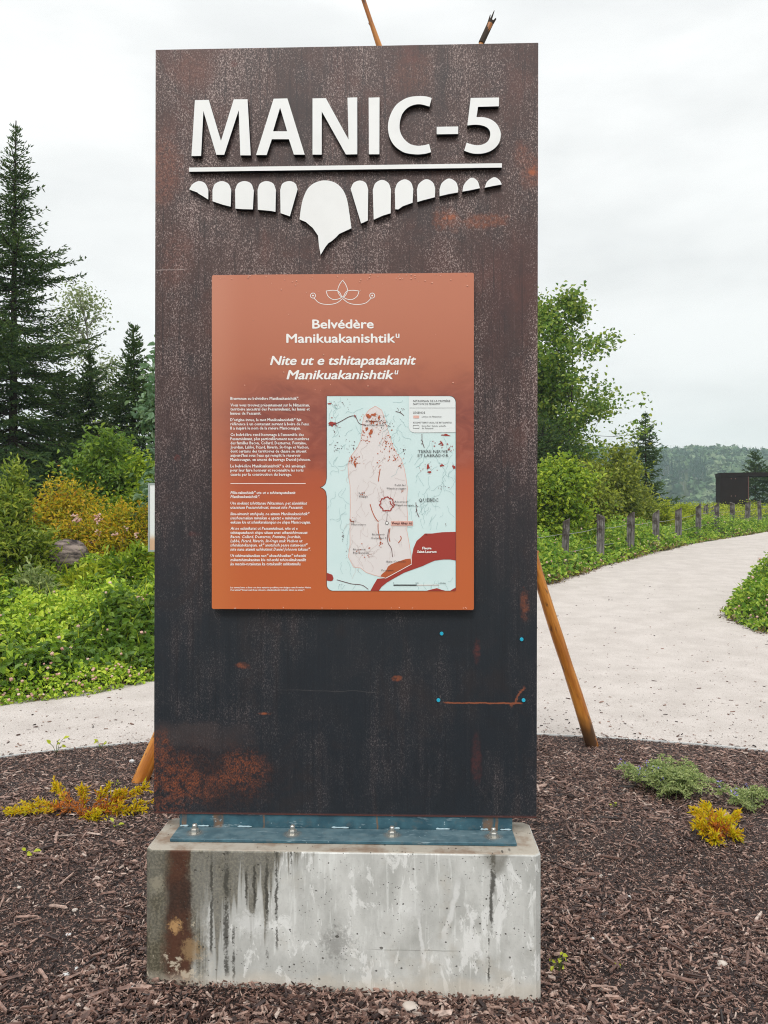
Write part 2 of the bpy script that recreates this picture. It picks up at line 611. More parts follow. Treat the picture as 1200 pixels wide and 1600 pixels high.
    tb = n.smooth(((x - U(775, W0)) / 0.07).abs() - top * 9.0 + (warp - 0.5) * 1.4, 0.9, 0.3) * front
    col = n.mix(tb * 0.7, col, (0.12, 0.11, 0.085))
    # lime bloom and rusty crusts near the ground
    eff = n.smooth(n.noise(c, 24, 4, 0.7) - z * 0.9 + 0.04, 0.50, 0.60) * n.smooth(x, U(345, W0), U(300, W0))
    col = n.mix(eff * 0.75 * front, col, n.mix(n.smooth(warp, 0.4, 0.6), (0.45, 0.22, 0.07), (0.60, 0.52, 0.40)))
    base = n.smooth(z + (warp - 0.5) * 0.09, 0.07, 0.02)
    col = n.mix(base * 0.5, col, (0.62, 0.55, 0.45))
    def spot(px, py, r, cc, f):
        u, zz = uz(px, py, W0)
        dx = x - u; dz = z - zz
        return n.mix(n.smooth((dx * dx + dz * dz).pow(0.5) / r + (n.noise(c, 75, 4, .75) - 0.5) * 2.6 + (warp - 0.5) * 1.5, 1.0, 0.3) * f * front, col, cc)
    col = spot(274, 1446, 0.028, (0.50, 0.30, 0.13), 0.8)
    col = spot(246, 1380, 0.03, (0.30, 0.27, 0.20), 0.7)
    col = spot(300, 1485, 0.04, (0.36, 0.24, 0.12), 0.6)
    col = spot(528, 1477, 0.06, (0.24, 0.235, 0.22), 0.65)
    col = spot(390, 1445, 0.045, (0.66, 0.66, 0.64), 0.7)
    col = spot(640, 1420, 0.05, (0.66, 0.66, 0.64), 0.5)
    # trowelled top under the bracket: pale mortar with rusty run-off
    tp = n.smooth(z, 0.424, 0.4275)
    col = n.mix(tp, col, n.mix(n.smooth(mot + (warp - .5), 0.4, 0.75), (0.42, 0.38, 0.32), (0.26, 0.19, 0.14)))
    # air holes
    flatv = n.vec(x, y * 0.3, z)
    h1 = n.smooth(n.voro(flatv, 40), 0.15, 0.09) * n.smooth(n.noise(c, 30, 1), 0.54, 0.57)
    h2 = n.smooth(n.voro(flatv, 95), 0.18, 0.11) * n.smooth(n.noise(c, 22, 1), 0.52, 0.56)
    h3 = n.smooth(n.voro(n.vec(x, y * .3, z * 1.4), 15), 0.10, 0.06) * n.smooth(n.noise(c, 17, 1), 0.5, 0.53)
    hole = h1.max(h2).max(h3)
    col = n.mix(hole * 0.8, col, (0.07, 0.065, 0.055))
    n.out(n.bsdf(col, 0.8, normal=n.bump(fine * 0.15 + mot * 0.3 + vert * 0.12 - hole * 1.2, 0.55, 0.006), spec=0.3))
M_CONC = mat('cast_concrete', m_concrete)


def m_blue(n):
    c = n.coord()
    x, y, z = n.xyz(c)
    a = n.noise(c, 18, 4, 0.6)
    col = n.mix(n.smooth(a, 0.35, 0.7), (0.025, 0.078, 0.108), (0.055, 0.145, 0.185))
    st = None
    for px, w_ in ((286, .010), (340, .020), (411, .004), (762, .022), (776, .006), (590, .003)):
        u = U(px)
        d = n.smooth((x - u + (a - 0.5) * 0.02).abs(), w_, w_ * 0.5)
        st = d if st is None else st.max(d)
    st = st * n.smooth(y, -0.012, 0.0)
    col = n.mix(st * 0.75 * n.smooth(a, 0.25, 0.5), col, (0.22, 0.11, 0.045))
    gr = n.smooth(n.noise(c, 45, 5, 0.75), 0.52, 0.66)
    col = n.mix(gr * 0.45, col, (0.10, 0.115, 0.115))
    for px in (304, 457, 612.5, 771):
        ub = uz(px, 1302, -0.05)[0]
        rx = x - ub; ry = y + 0.048
        col = n.mix(n.smooth((rx * rx + ry * ry).pow(0.5) + (a - 0.5) * 0.02, 0.034, 0.020) * 0.6, col, (0.17, 0.115, 0.075))
    sp = n.smooth(n.voro(c, 70), 0.16, 0.10) * n.smooth(n.noise(c, 30, 1), 0.56, 0.6)
    sc_ = n.smooth(n.noise(n.scale(c, (14, 60, 60)), 1, 4, .7), 0.60, 0.70)
    col = n.mix(sp.max(sc_ * 0.6) * 0.7, col, (0.42, 0.52, 0.56))
    # upward face painted paler, standing in for sky light on the flange
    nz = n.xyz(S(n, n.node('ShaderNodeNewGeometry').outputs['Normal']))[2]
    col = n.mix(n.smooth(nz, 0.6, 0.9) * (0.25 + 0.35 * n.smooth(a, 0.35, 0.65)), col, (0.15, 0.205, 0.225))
    n.out(n.bsdf(col, 0.42 + 0.3 * a, normal=n.bump(a, 0.1, 0.004), spec=0.5))
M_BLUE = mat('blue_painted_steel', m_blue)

M_LETTER = mat('white_letter_face', lambda n: n.out(n.bsdf(n.mix(n.smooth(n.noise(n.coord(), 6, 4, .6), .4, .7), (0.88, 0.88, 0.87), (0.83, 0.83, 0.82)), 0.45)))
M_LSIDE = flat('dark_letter_edge', (0.016, 0.02, 0.028), 0.5)
M_ZINC = mat('zinc_bolt', lambda n: n.out(n.bsdf(n.mix(n.noise(n.coord(), 120, 3), (0.42, 0.40, 0.36), (0.68, 0.67, 0.63)), 0.32, 0.75)))
M_CAULK = flat('pale_sealant', (0.33, 0.45, 0.50), 0.45)
M_PLUG = flat('turquoise_plug', (0.02, 0.42, 0.60), 0.35)


def m_board(n):
    c = n.coord()
    x, y, z = n.xyz(c)
    hgt = n.smooth(z, 0.0, 1.06)
    col = n.ramp(hgt, [(0.0, (0.54, 0.125, 0.036)), (0.3, (0.46, 0.092, 0.034)), (0.62, (0.33, 0.085, 0.05)), (0.8, (0.45, 0.138, 0.072)), (1.0, (0.54, 0.185, 0.105))])
    w = n.noise(n.scale(c, (5, 5, 8)), 1, 5, 0.6)
    # faint printed mountain photograph behind the text
    zz = z + (w - 0.5) * 0.35
    mtn = n.smooth(zz, 0.40, 0.50) * n.smooth(zz, 0.80, 0.64) * n.smooth(x + (w - .5) * .5, -0.42, -0.22) 
    mt = n.noise(n.scale(c, (11, 11, 20)), 1, 6, 0.65, 1.5)
    col = n.mix(mtn * 0.5, col, n.ramp(mt, [(0.3, (0.10, 0.025, 0.028)), (0.5, (0.24, 0.06, 0.045)), (0.7, (0.40, 0.13, 0.09))]))
    lf = n.smooth(x, -0.30, -0.415)
    col = n.mix(lf * 0.35, col, n.mix(hgt, (0.62, 0.20, 0.06), (0.66, 0.30, 0.20)))
    n.out(n.bsdf(col, 0.32, spec=0.5))
M_BOARD = mat('printed_board', m_board)
M_BSIDE = flat('board_edge', (0.62, 0.22, 0.11), 0.4)
M_PRINT = flat('white_print', (0.90, 0.88, 0.85), 0.4)
M_CREAM = flat('legend_paper', (0.80, 0.83, 0.82), 0.4)
M_MAP = mat('map_paper', lambda n: n.out(n.bsdf(n.mix(n.noise(n.coord(), 9, 3), (0.60, 0.77, 0.76), (0.72, 0.85, 0.84)), 0.35)))
M_MAPPINK = mat('map_pink', lambda n: n.out(n.bsdf(n.mix(n.noise(n.coord(), 12, 3), (0.74, 0.68, 0.66), (0.80, 0.75, 0.73)), 0.35)))
M_RED = flat('map_red', (0.36, 0.040, 0.028), 0.35)
M_DRED = flat('map_dark_red', (0.10, 0.018, 0.02), 0.4)
M_ORANGE = flat('map_orange', (0.46, 0.10, 0.03), 0.4)
M_RIVER = flat('map_river', (0.36, 0.52, 0.52), 0.4)
M_RIVER2 = flat('map_pink_river', (0.60, 0.50, 0.47), 0.4)
M_INK = flat('map_ink', (0.035, 0.03, 0.03), 0.4)
M_TAGPINK = flat('map_label_pink', (0.78, 0.45, 0.38), 0.4)
M_DROP = flat('water_drop', (0.70, 0.34, 0.24), 0.04, spec=0.9)


def m_pole(n, barky=True):
    c = n.coord()
    x, y, z = n.xyz(c)
    g = n.noise(n.scale(c, (22, 22, 2.5)), 1, 5, 0.65)
    k = n.noise(n.scale(c, (9, 9, 3)), 1, 3, 0.6)
    col = n.mix(n.smooth(g, 0.35, 0.68), (0.36, 0.115, 0.016), (0.66, 0.27, 0.045))
    col = n.mix(n.smooth(k, 0.56, 0.66) * 0.75, col, (0.11, 0.035, 0.016))
    col = n.mix(n.smooth(n.noise(n.scale(c, (40, 40, 12)), 1, 3), 0.62, 0.70) * 0.7, col, (0.06, 0.025, 0.014))
    bark = n.smooth(z + (k - 0.5) * 0.35, 0.28, 0.12) * n.smooth(g, 0.42, 0.52)
    col = n.mix(bark * (0.9 if barky else 0.0), col, (0.035, 0.022, 0.016))
    n.out(n.bsdf(col, 0.42, normal=n.bump(g + k * 0.5, 0.4, 0.006), spec=0.5))
M_POLEBARK = mat('peeled_pole_wood_with_bark', m_pole)
M_POLE = mat('peeled_pole_wood', lambda n: m_pole(n, False))


def m_chip(n):
    r = n.island()
    c = n.coord()
    g = n.noise(n.scale(c, (60, 60, 60)), 1, 3, 0.6)
    col = n.ramp(r, [(0.0, (0.018, 0.009, 0.008)), (0.2, (0.050, 0.025, 0.021)), (0.45, (0.155, 0.080, 0.060)), (0.7, (0.31, 0.180, 0.140)), (0.92, (0.50, 0.335, 0.27)), (1.0, (0.62, 0.50, 0.43))])
    col = n.mix(n.smooth(g, 0.35, 0.7), n.mix(0.55, col, (0.015, 0.009, 0.008)), col)
    n.out(n.bsdf(col, 0.5, spec=0.45))
M_CHIP = mat('bark_chips', m_chip)
M_MULCHBED = mat('mulch_soil', lambda n: n.out(n.bsdf(n.mix(n.noise(n.coord(), 55, 4, .7), (0.010, 0.006, 0.006), (0.035, 0.021, 0.018)), 0.85)))


def m_path(n):
    c = n.coord()
    x, y, z = n.xyz(c)
    f = n.noise(c, 130, 3, 0.7)
    m = n.noise(c, 3.0, 5, 0.6)
    s = n.noise(c, 9.0, 5, 0.7)
    b = n.noise(c, 0.55, 4, 0.6)
    g = n.noise(c, 34.0, 4, 0.72)
    col = n.mix(n.smooth(m, 0.3, 0.7), (0.465, 0.42, 0.39), (0.55, 0.50, 0.468))
    col = n.mix(n.smooth(f, 0.52, 0.70) * 0.65, col, (0.24, 0.20, 0.165))
    col = n.mix(n.smooth(f, 0.46, 0.3) * 0.5, col, (0.72, 0.68, 0.64))
    col = n.mix(n.smooth(g, 0.62, 0.72) * 0.45, col, (0.24, 0.195, 0.16))
    col = n.mix(n.smooth(s, 0.60, 0.75) * 0.22, col, (0.30, 0.25, 0.205))
    col = n.mix(n.smooth(b, 0.55, 0.75) * 0.12, col, (0.36, 0.31, 0.27))
    n.out(n.bsdf(col, 0.9, normal=n.bump(f * 0.6 + s * 0.6 + g * 0.6, 0.5, 0.012), spec=0.2))
M_PATH = mat('crushed_stone_path', m_path)


def m_ground(n):
    c = n.coord()
    a = n.noise(c, 1.5, 5, 0.65)
    b = n.noise(c, 0.06, 4, 0.6)
    col = n.mix(n.smooth(a, 0.35, 0.65), (0.028, 0.032, 0.012), (0.075, 0.090, 0.026))
    col = n.mix(n.smooth(b, 0.45, 0.65) * 0.5, col, (0.05, 0.075, 0.03))
    n.out(n.bsdf(col, 0.95, spec=0.1))
M_GROUND = mat('grassy_soil', m_ground)


def leaf_mat(name, stops, rough=0.42, trans=0.4, spec=0.4, gain=(1.95, 1.80, 1.0)):
    stops = [tuple(min(0.8, q * k) for q, k in zip(s, gain)) for s in stops]
    def fn(n):
        r = n.island()
        c = n.coord()
        v = n.noise(c, 1.7, 3, 0.6)
        f = n.math('ADD', r * 0.75 + v * 0.5, -0.12, clamp=True)
        k = len(stops)
        col = n.ramp(f, [(i / (k - 1), s) for i, s in enumerate(stops)])
        b = n.bsdf(col, rough, spec=spec)
        t = n.node('ShaderNodeBsdfTranslucent')
        n.put(t.inputs['Color'], n.mix(0.5, col, n.mix(0.5, col, (0.35, 0.42, 0.05))))
        x = n.node('ShaderNodeMixShader')
        x.inputs[0].default_value = trans
        n.t.links.new(b.s, x.inputs[1]); n.t.links.new(t.outputs[0], x.inputs[2])
        n.out(S(n, x.outputs[0]))
    return mat(name, fn)


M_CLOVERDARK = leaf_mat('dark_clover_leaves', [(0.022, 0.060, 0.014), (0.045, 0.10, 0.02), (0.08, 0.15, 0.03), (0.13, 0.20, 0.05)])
M_CLOVER = leaf_mat('clover_leaves', [(0.040, 0.095, 0.014), (0.105, 0.20, 0.026), (0.20, 0.31, 0.045), (0.31, 0.41, 0.075), (0.40, 0.47, 0.14)])
M_COVER_R = leaf_mat('path_cover_leaves', [(0.026, 0.075, 0.014), (0.06, 0.145, 0.026), (0.125, 0.225, 0.045), (0.22, 0.32, 0.075), (0.33, 0.40, 0.13)])
M_LIME = leaf_mat('lime_leaves', [(0.085, 0.135, 0.018), (0.16, 0.22, 0.025), (0.26, 0.31, 0.04), (0.36, 0.38, 0.07)])
M_DRY = leaf_mat('dry_leaves', [(0.07, 0.045, 0.02), (0.17, 0.12, 0.035), (0.28, 0.21, 0.07), (0.36, 0.27, 0.17)], gain=(1.0, 1.0, 1.0))
M_WILLOW = leaf_mat('willow_leaves', [(0.035, 0.070, 0.020), (0.09, 0.145, 0.036), (0.18, 0.24, 0.06), (0.29, 0.32, 0.085)])
M_SPIREA = leaf_mat('spirea_leaves', [(0.06, 0.085, 0.014), (0.155, 0.175, 0.02), (0.28, 0.27, 0.026), (0.38, 0.28, 0.03), (0.28, 0.10, 0.016)])
M_SHRUB = leaf_mat('shrub_leaves', [(0.022, 0.062, 0.018), (0.055, 0.115, 0.030), (0.11, 0.19, 0.045), (0.21, 0.29, 0.075)])
M_BRIGHT = leaf_mat('bright_shrub_leaves', [(0.034, 0.085, 0.014), (0.095, 0.17, 0.025), (0.19, 0.27, 0.04), (0.29, 0.35, 0.06)])
M_OLIVE = leaf_mat('olive_shrub_leaves', [(0.040, 0.065, 0.016), (0.09, 0.125, 0.028), (0.16, 0.20, 0.045), (0.25, 0.27, 0.07)])
M_BLUELEAF = leaf_mat('bluish_leaves', [(0.035, 0.085, 0.040), (0.08, 0.155, 0.08), (0.16, 0.25, 0.15), (0.24, 0.33, 0.19)], gain=(1.4, 1.4, 1.4))
M_BIRCH = leaf_mat('birch_leaves', [(0.020, 0.060, 0.018), (0.045, 0.105, 0.030), (0.09, 0.165, 0.042), (0.16, 0.23, 0.06), (0.24, 0.27, 0.08)])
M_ASPEN = leaf_mat('aspen_leaves', [(0.055, 0.090, 0.030), (0.12, 0.16, 0.06), (0.20, 0.235, 0.11), (0.28, 0.31, 0.17)], gain=(1.5, 1.5, 1.5))
M_SPRUCE = leaf_mat('spruce_needles', [(0.008, 0.022, 0.014), (0.016, 0.038, 0.019), (0.032, 0.060, 0.023), (0.060, 0.090, 0.026)], 0.55, 0.22, 0.25, (2.7, 2.5, 1.9))
M_FIR = leaf_mat('fir_needles', [(0.014, 0.036, 0.017), (0.028, 0.060, 0.024), (0.05, 0.092, 0.03), (0.085, 0.12, 0.035)], 0.55, 0.12, 0.25, (1.3, 1.3, 1.0))
M_VETCH = leaf_mat('vetch_leaves', [(0.06, 0.10, 0.035), (0.13, 0.18, 0.07), (0.22, 0.27, 0.12), (0.32, 0.36, 0.18)], gain=(1.9, 1.8, 1.7))
M_JUNIPER = leaf_mat('juniper_sprays', [(0.30, 0.14, 0.012), (0.38, 0.26, 0.014), (0.42, 0.33, 0.018), (0.36, 0.36, 0.02), (0.24, 0.29, 0.02)])
M_JUNROOT = leaf_mat('juniper_dry_sprays', [(0.20, 0.06, 0.02), (0.34, 0.12, 0.04), (0.42, 0.19, 0.06)])
M_SEEDLING = leaf_mat('seedling_leaves', [(0.14, 0.20, 0.02), (0.26, 0.32, 0.04), (0.40, 0.40, 0.07)])
M_PINK = leaf_mat('clover_blossom', [(0.48, 0.24, 0.21), (0.62, 0.38, 0.32), (0.72, 0.55, 0.47), (0.50, 0.22, 0.16)], 0.6, 0.15, 0.4, (1.05, 1.0, 1.0))
M_VIOLET = leaf_mat('vetch_blossom', [(0.20, 0.17, 0.50), (0.30, 0.26, 0.62), (0.45, 0.42, 0.72)], 0.6, 0.15, 0.4, (1, 1, 1))
M_BARK = mat('dark_bark', lambda n: n.out(n.bsdf(n.mix(n.noise(n.scale(n.coord(), (14, 14, 5)), 1, 4), (0.018, 0.014, 0.012), (0.085, 0.066, 0.054)), 0.9, spec=0.1)))
M_PALEBARK = mat('pale_bark', lambda n: n.out(n.bsdf(n.mix(n.noise(n.scale(n.coord(), (8, 8, 20)), 1, 4), (0.10, 0.095, 0.08), (0.36, 0.34, 0.30)), 0.8, spec=0.2)))
M_STEM = flat('reddish_stem', (0.15, 0.07, 0.035), 0.7)
M_GSTEM = flat('green_stem', (0.09, 0.12, 0.035), 0.7)


def m_post(n):
    c = n.coord()
    x, y, z = n.xyz(c)
    g = n.noise(n.scale(c, (48, 48, 3.0)), 1, 4, 0.65)
    k = n.noise(c, 5, 3, 0.6)
    col = n.mix(n.smooth(g, 0.35, 0.66), (0.045, 0.040, 0.038), (0.27, 0.25, 0.24))
    col = n.mix(n.smooth(k + z * 0.32, 0.66, 0.86) * 0.85, col, (0.040, 0.028, 0.024))
    n.out(n.bsdf(col, 0.85, normal=n.bump(g, 0.5, 0.01), spec=0.2))
M_POST = mat('weathered_post_wood', m_post)
M_WIRE = flat('galvanised_wire', (0.30, 0.31, 0.28), 0.5, 0.3)
M_CORTEN = mat('far_rusty_steel', lambda n: n.out(n.bsdf(n.mix(n.noise(n.coord(), 2.2, 4, .6), (0.012, 0.009, 0.010), (0.026, 0.016, 0.016)), 0.85, spec=0.1)))
M_CORTEN2 = mat('far_red_steel', lambda n: n.out(n.bsdf(n.mix(n.noise(n.coord(), 2.2, 4, .6), (0.10, 0.04, 0.036), (0.16, 0.065, 0.055)), 0.7)))
def m_rock(n):
    c = n.coord()
    x, y, z = n.xyz(c)
    a = n.noise(n.scale(c, (4, 4, 14)), 1, 5, 0.65)
    col = n.mix(n.smooth(a, 0.38, 0.64), (0.025, 0.021, 0.022), (0.33, 0.26, 0.23))
    col = n.mix(n.smooth(n.noise(c, 3, 3), 0.55, 0.7) * 0.5, col, (0.06, 0.045, 0.04))
    n.out(n.bsdf(col, 0.85, normal=n.bump(a, 0.6, 0.03), spec=0.2))
M_ROCK = mat('banded_rock', m_rock)
M_PEBBLE = mat('pale_pebble', lambda n: n.out(n.bsdf(n.mix(n.noise(n.coord(), 25, 4, .6), (0.40, 0.33, 0.28), (0.62, 0.56, 0.50)), 0.75)))
M_PEBBLE2 = mat('grey_pebble', lambda n: n.out(n.bsdf(n.mix(n.noise(n.coord(), 25, 4, .6), (0.42, 0.42, 0.42), (0.66, 0.66, 0.64)), 0.75)))
M_EDGE = mat('edging_strip_metal', lambda n: n.out(n.bsdf(n.mix(n.noise(n.coord(), 6, 4, .6), (0.46, 0.47, 0.47), (0.66, 0.67, 0.66)), 0.6, 0.0)))
M_TIMBER = mat('grey_timber', lambda n: n.out(n.bsdf(n.mix(n.noise(n.scale(n.coord(), (4, 50, 50)), 1, 4), (0.14, 0.12, 0.11), (0.38, 0.35, 0.32)), 0.85)))
def m_panel2(n):
    c = n.coord(); x, y, z = n.xyz(c)
    w = n.noise(n.scale(c, (4, 4, 7)), 1, 4, .6)
    col = n.mix(n.smooth(z + (w - .5) * .3, 0.26, 0.10), (0.74, 0.76, 0.76), (0.62, 0.40, 0.26))
    n.out(n.bsdf(col, 0.4))
M_PANEL2 = mat('pale_printed_panel', m_panel2)
M_FRAME2 = flat('grey_panel_frame', (0.34, 0.38, 0.38), 0.5, 0.2)
M_POST2 = flat('dark_steel_post', (0.05, 0.045, 0.042), 0.6)
def m_forest(n):
    r = n.island()
    c = n.coord()
    v = n.noise(c, 0.012, 3, 0.6)
    f = n.math('ADD', r * 0.8 + v * 0.5, -0.15, clamp=True)
    col = n.ramp(f, [(0.0, (0.016, 0.040, 0.026)), (0.35, (0.034, 0.070, 0.036)), (0.65, (0.070, 0.115, 0.050)), (1.0, (0.13, 0.165, 0.075))])
    n.out(n.bsdf(col, 0.8, spec=0.1))
M_FORESTS = [flat('far_forest_' + w, c_, 0.8, spec=0.1) for w, c_ in (('spruce', (0.020, 0.050, 0.032)), ('fir', (0.034, 0.072, 0.040)), ('birch', (0.070, 0.125, 0.055)), ('aspen', (0.12, 0.18, 0.085)), ('pale_aspen', (0.17, 0.22, 0.12)))]
M_FTRUNK = flat('far_trunks', (0.16, 0.15, 0.14), 0.9)

# ------------------------------------------------------------------ terrain, path, mulch bed
def grid_mesh(xs, ys, zf, keep=None):
    X, Y = np.meshgrid(xs, ys)
    Zv = zf(X, Y)
    V = np.stack([X, Y, Zv], -1).reshape(-1, 3)
    nx, ny = len(xs), len(ys)
    i = (np.arange(ny - 1)[:, None] * nx + np.arange(nx - 1)[None]).ravel()
    F = np.stack([i, i + 1, i + nx + 1, i + nx], -1)
    if keep is not None:
        cx = V[F][:, :, 0].mean(1); cy = V[F][:, :, 1].mean(1)
        F = F[keep(cx, cy)]
    used, inv = np.unique(F.ravel(), return_inverse=True)
    g = Geo()
    g.add(V[used], inv.reshape(-1, 4))
    return g


_t = np.linspace(-1, 1, 121)
xs = np.sinh(_t * 5.2) / math.sinh(5.2) * 600
ys = np.concatenate([np.arange(-60, 0, 4.0), np.arange(0, 20, 0.5), np.arange(20, 60, 1.5), np.arange(60, 641, 8.0)])
ground = grid_mesh(xs, ys, lambda x, y: gz(x, y) - 0.09 * (1 - sstep(np.hypot(x - 0.15, y + 0.62), 4.6, 5.5))).build('ground', M_GROUND, smooth=True)
tag(ground, 'grassy terrain rising gently and then falling into a valley below the forested hill', kind='structure')

BED_C, BED_R = (0.15, -0.62), 5.62
PATH = [(-12, -1.5), (-7.5, 2.6), (-4.6, 4.62), (-2.95, 5.72), (-1.97, 6.5), (-0.9, 7.7), (0.6, 9.7), (2.45, 12.2), (2.93, 12.9), (4.2, 15.0),
        (5.75, 17.2), (8.3, 20.5), (12.8, 25.4), (21, 32), (24, 30.5), (15, 22), (9.6, 15.8), (5.5, 11.6), (4.75, 10.0), (4.35, 8.6), (5.2, 7.9), (7.5, 7.2), (11, 6), (12, -1.5)]


def path_keep(x, y):
    q = inside(PATH, x + 0.10 * snoise(x * 2.2, y * 2.2, 3), y + 0.10 * snoise(x * 2.2, y * 2.2, 4))
    return q & (np.hypot(x - BED_C[0], y - BED_C[1]) > BED_R - 0.35)


path = grid_mesh(np.arange(-12, 24, 0.12), np.arange(-1.5, 32, 0.12), lambda x, y: gz(x, y) + 0.010 + 0.004 * snoise(x * 1.3, y * 1.3, 8), path_keep).build('path', M_PATH, smooth=True)
tag(path, 'pale crushed stone path curving round the bark bed and away to the right', kind='structure')


def bed_z(x, y):
    lx = (x - SO[0]) * SU[0] + (y - SO[1]) * SU[1]
    ly = (x - SO[0]) * SW[0] + (y - SO[1]) * SW[1]
    dx = np.maximum(np.abs(lx) - 0.6, 0); dy = np.maximum(np.abs(ly + 0.02) - 0.12, 0)
    near = np.exp(-(dx ** 2 + dy ** 2) / 0.03)
    return gz(x, y) + 0.016 + 0.010 * snoise(x * 2.3, y * 2.3, 11) - near * (0.014 + lx * 0.036)


def bed_grid():
    g = Geo()
    rr = np.linspace(0.0, BED_R - 0.012, 60)
    aa = np.linspace(0, 2 * np.pi, 220, endpoint=False)
    R, A = np.meshgrid(rr, aa)
    x = BED_C[0] + R * np.cos(A); y = BED_C[1] + R * np.sin(A)
    V = np.stack([x, y, bed_z(x, y)], -1).reshape(-1, 3)
    n, m = len(aa), len(rr)
    i = np.arange(n)[:, None] * m + np.arange(m - 1)[None]
    j = (np.arange(n)[:, None] + 1) % n * m + np.arange(m - 1)[None]
    g.add(V, np.stack([i, j, j + 1, i + 1][::-1], -1).reshape(-1, 4))
    return g


bed = bed_grid().build('mulch_bed', M_MULCHBED, smooth=True)
tag(bed, 'round planting bed of dark soil under bark mulch', kind='structure')


def chips(g, x, y, z, L, rng, slab=True, mi=0, tilt=0.30, wr=(0.16, 0.46)):
    n = len(x)
    a = rng.uniform(0, 2 * np.pi, n)
    w = L * rng.uniform(wr[0], wr[1], n)
    h = np.clip(w * rng.uniform(0.25, 0.6, n), 0.0008, 0.006)
    D = np.stack([np.cos(a), np.sin(a), rng.normal(0, tilt, n)], -1); D = unit(D)
    S_ = np.stack([-np.sin(a), np.cos(a), rng.normal(0, tilt, n)], -1)
    S_ = unit(S_ - (S_ * D).sum(1, keepdims=True) * D)
    N = np.cross(D, S_)
    P = np.stack([x, y, z], -1)
    def pt(l, s, hh):
        return P + D * (L * l)[:, None] + S_ * (w * s)[:, None] + N * (h * hh)[:, None]
    r = lambda lo, hi: rng.uniform(lo, hi, n)
    if slab:
        V = np.stack([pt(r(-.55, -.4), r(-.5, -.15), 0 * h), pt(r(.35, .55), r(-.5, -.1), 0 * h), pt(r(.35, .6), r(.1, .5), 0 * h), pt(r(-.55, -.35), r(.15, .5), 0 * h),
                      pt(r(-.5, -.38), r(-.4, -.1), r(.8, 1.3)), pt(r(.3, .5), r(-.4, -.05), r(.8, 1.3)), pt(r(.3, .5), r(.05, .4), r(.8, 1.3)), pt(r(-.5, -.3), r(.1, .4), r(.8, 1.3))], 1)
        F = np.arange(n)[:, None, None] * 8 + np.array(BOXF[1:])[None]
        g.add(V.reshape(-1, 3), F.reshape(-1, 4), mi)
    else:
        V = np.stack([pt(-.5 + 0 * h, r(-.5, -.1), 0 * h), pt(.5 + 0 * h, r(-.5, -.1), 0 * h), pt(.5 + 0 * h, r(.1, .5), 0 * h), pt(-.5 + 0 * h, r(.1, .5), 0 * h),
                      pt(r(-.45, -.25), 0 * h, 1 + 0 * h), pt(r(.2, .45), 0 * h, 1 + 0 * h)], 1)
        b = np.arange(n)[:, None] * 6
        n0 = g.n
        g.add(V.reshape(-1, 3), np.concatenate([b + np.array([[0, 1, 5, 4]]), b + np.array([[2, 3, 4, 5]])]), mi)
        g.f.append((np.concatenate([b + np.array([[3, 0, 4]]), b + np.array([[1, 2, 5]])]).astype(np.int32) + n0, mi))


def in_block(x, y, m=0.0):
    lx = (x - SO[0]) * SU[0] + (y - SO[1]) * SU[1]
    ly = (x - SO[0]) * SW[0] + (y - SO[1]) * SW[1]
    return (np.abs(lx + 0.005) < 0.61 + m) & (ly > -0.15 - m) & (ly < 0.10 + m)


def mulch():
    rng = np.random.default_rng(5)
    g = Geo()
    for (y0, y1, n, slab, med) in ((1.75, 3.3, 115000, True, 0.0118), (3.3, 5.1, 115000, False, 0.0145)):
        y = rng.uniform(y0, y1, n * 2)
        x = rng.uniform(-1, 1, n * 2) * (0.62 * y1)
        k = (np.abs(x) < 0.62 * y + 0.15) & (np.hypot(x - BED_C[0], y - BED_C[1]) < BED_R - 0.02) & ~in_block(x, y, -0.01)
        x, y = x[k][:n], y[k][:n]
        L = np.clip(med * np.exp(rng.normal(0, 0.45, len(x))), 0.005, 0.055)
        # fine crumb patches between coarser drifts
        fine = snoise(x * 3.1, y * 3.1, 21) > 0.25
        L = np.where(fine, L * 0.72, L)
        nearb = in_block(x, y, 0.22)
        L = np.where(nearb, L * 1.35, L)
        z = bed_z(x, y) + rng.uniform(-0.001, 0.009, len(x)) + np.where(nearb, rng.uniform(0, 0.012, len(x)), 0)
        chips(g, x, y, z, L, rng, slab)
    # a few long slivers
    n = 700
    y = 1.9 + 3.0 * rng.uniform(0, 1, n) ** 1.3; x = rng.uniform(-0.6, 0.6, n) * y
    k = ~in_block(x, y, 0.03) & (np.hypot(x - BED_C[0], y - BED_C[1]) < BED_R - 0.06)
    x, y = x[k], y[k]
    chips(g, x, y, bed_z(x, y) + 0.010, rng.uniform(0.045, 0.10, len(x)), rng, True, tilt=0.12, wr=(0.08, 0.2))
    return g.build('bark_mulch', M_CHIP)


tag(mulch(), 'dark brown bark mulch chips covering the bed round the concrete block', kind='stuff')


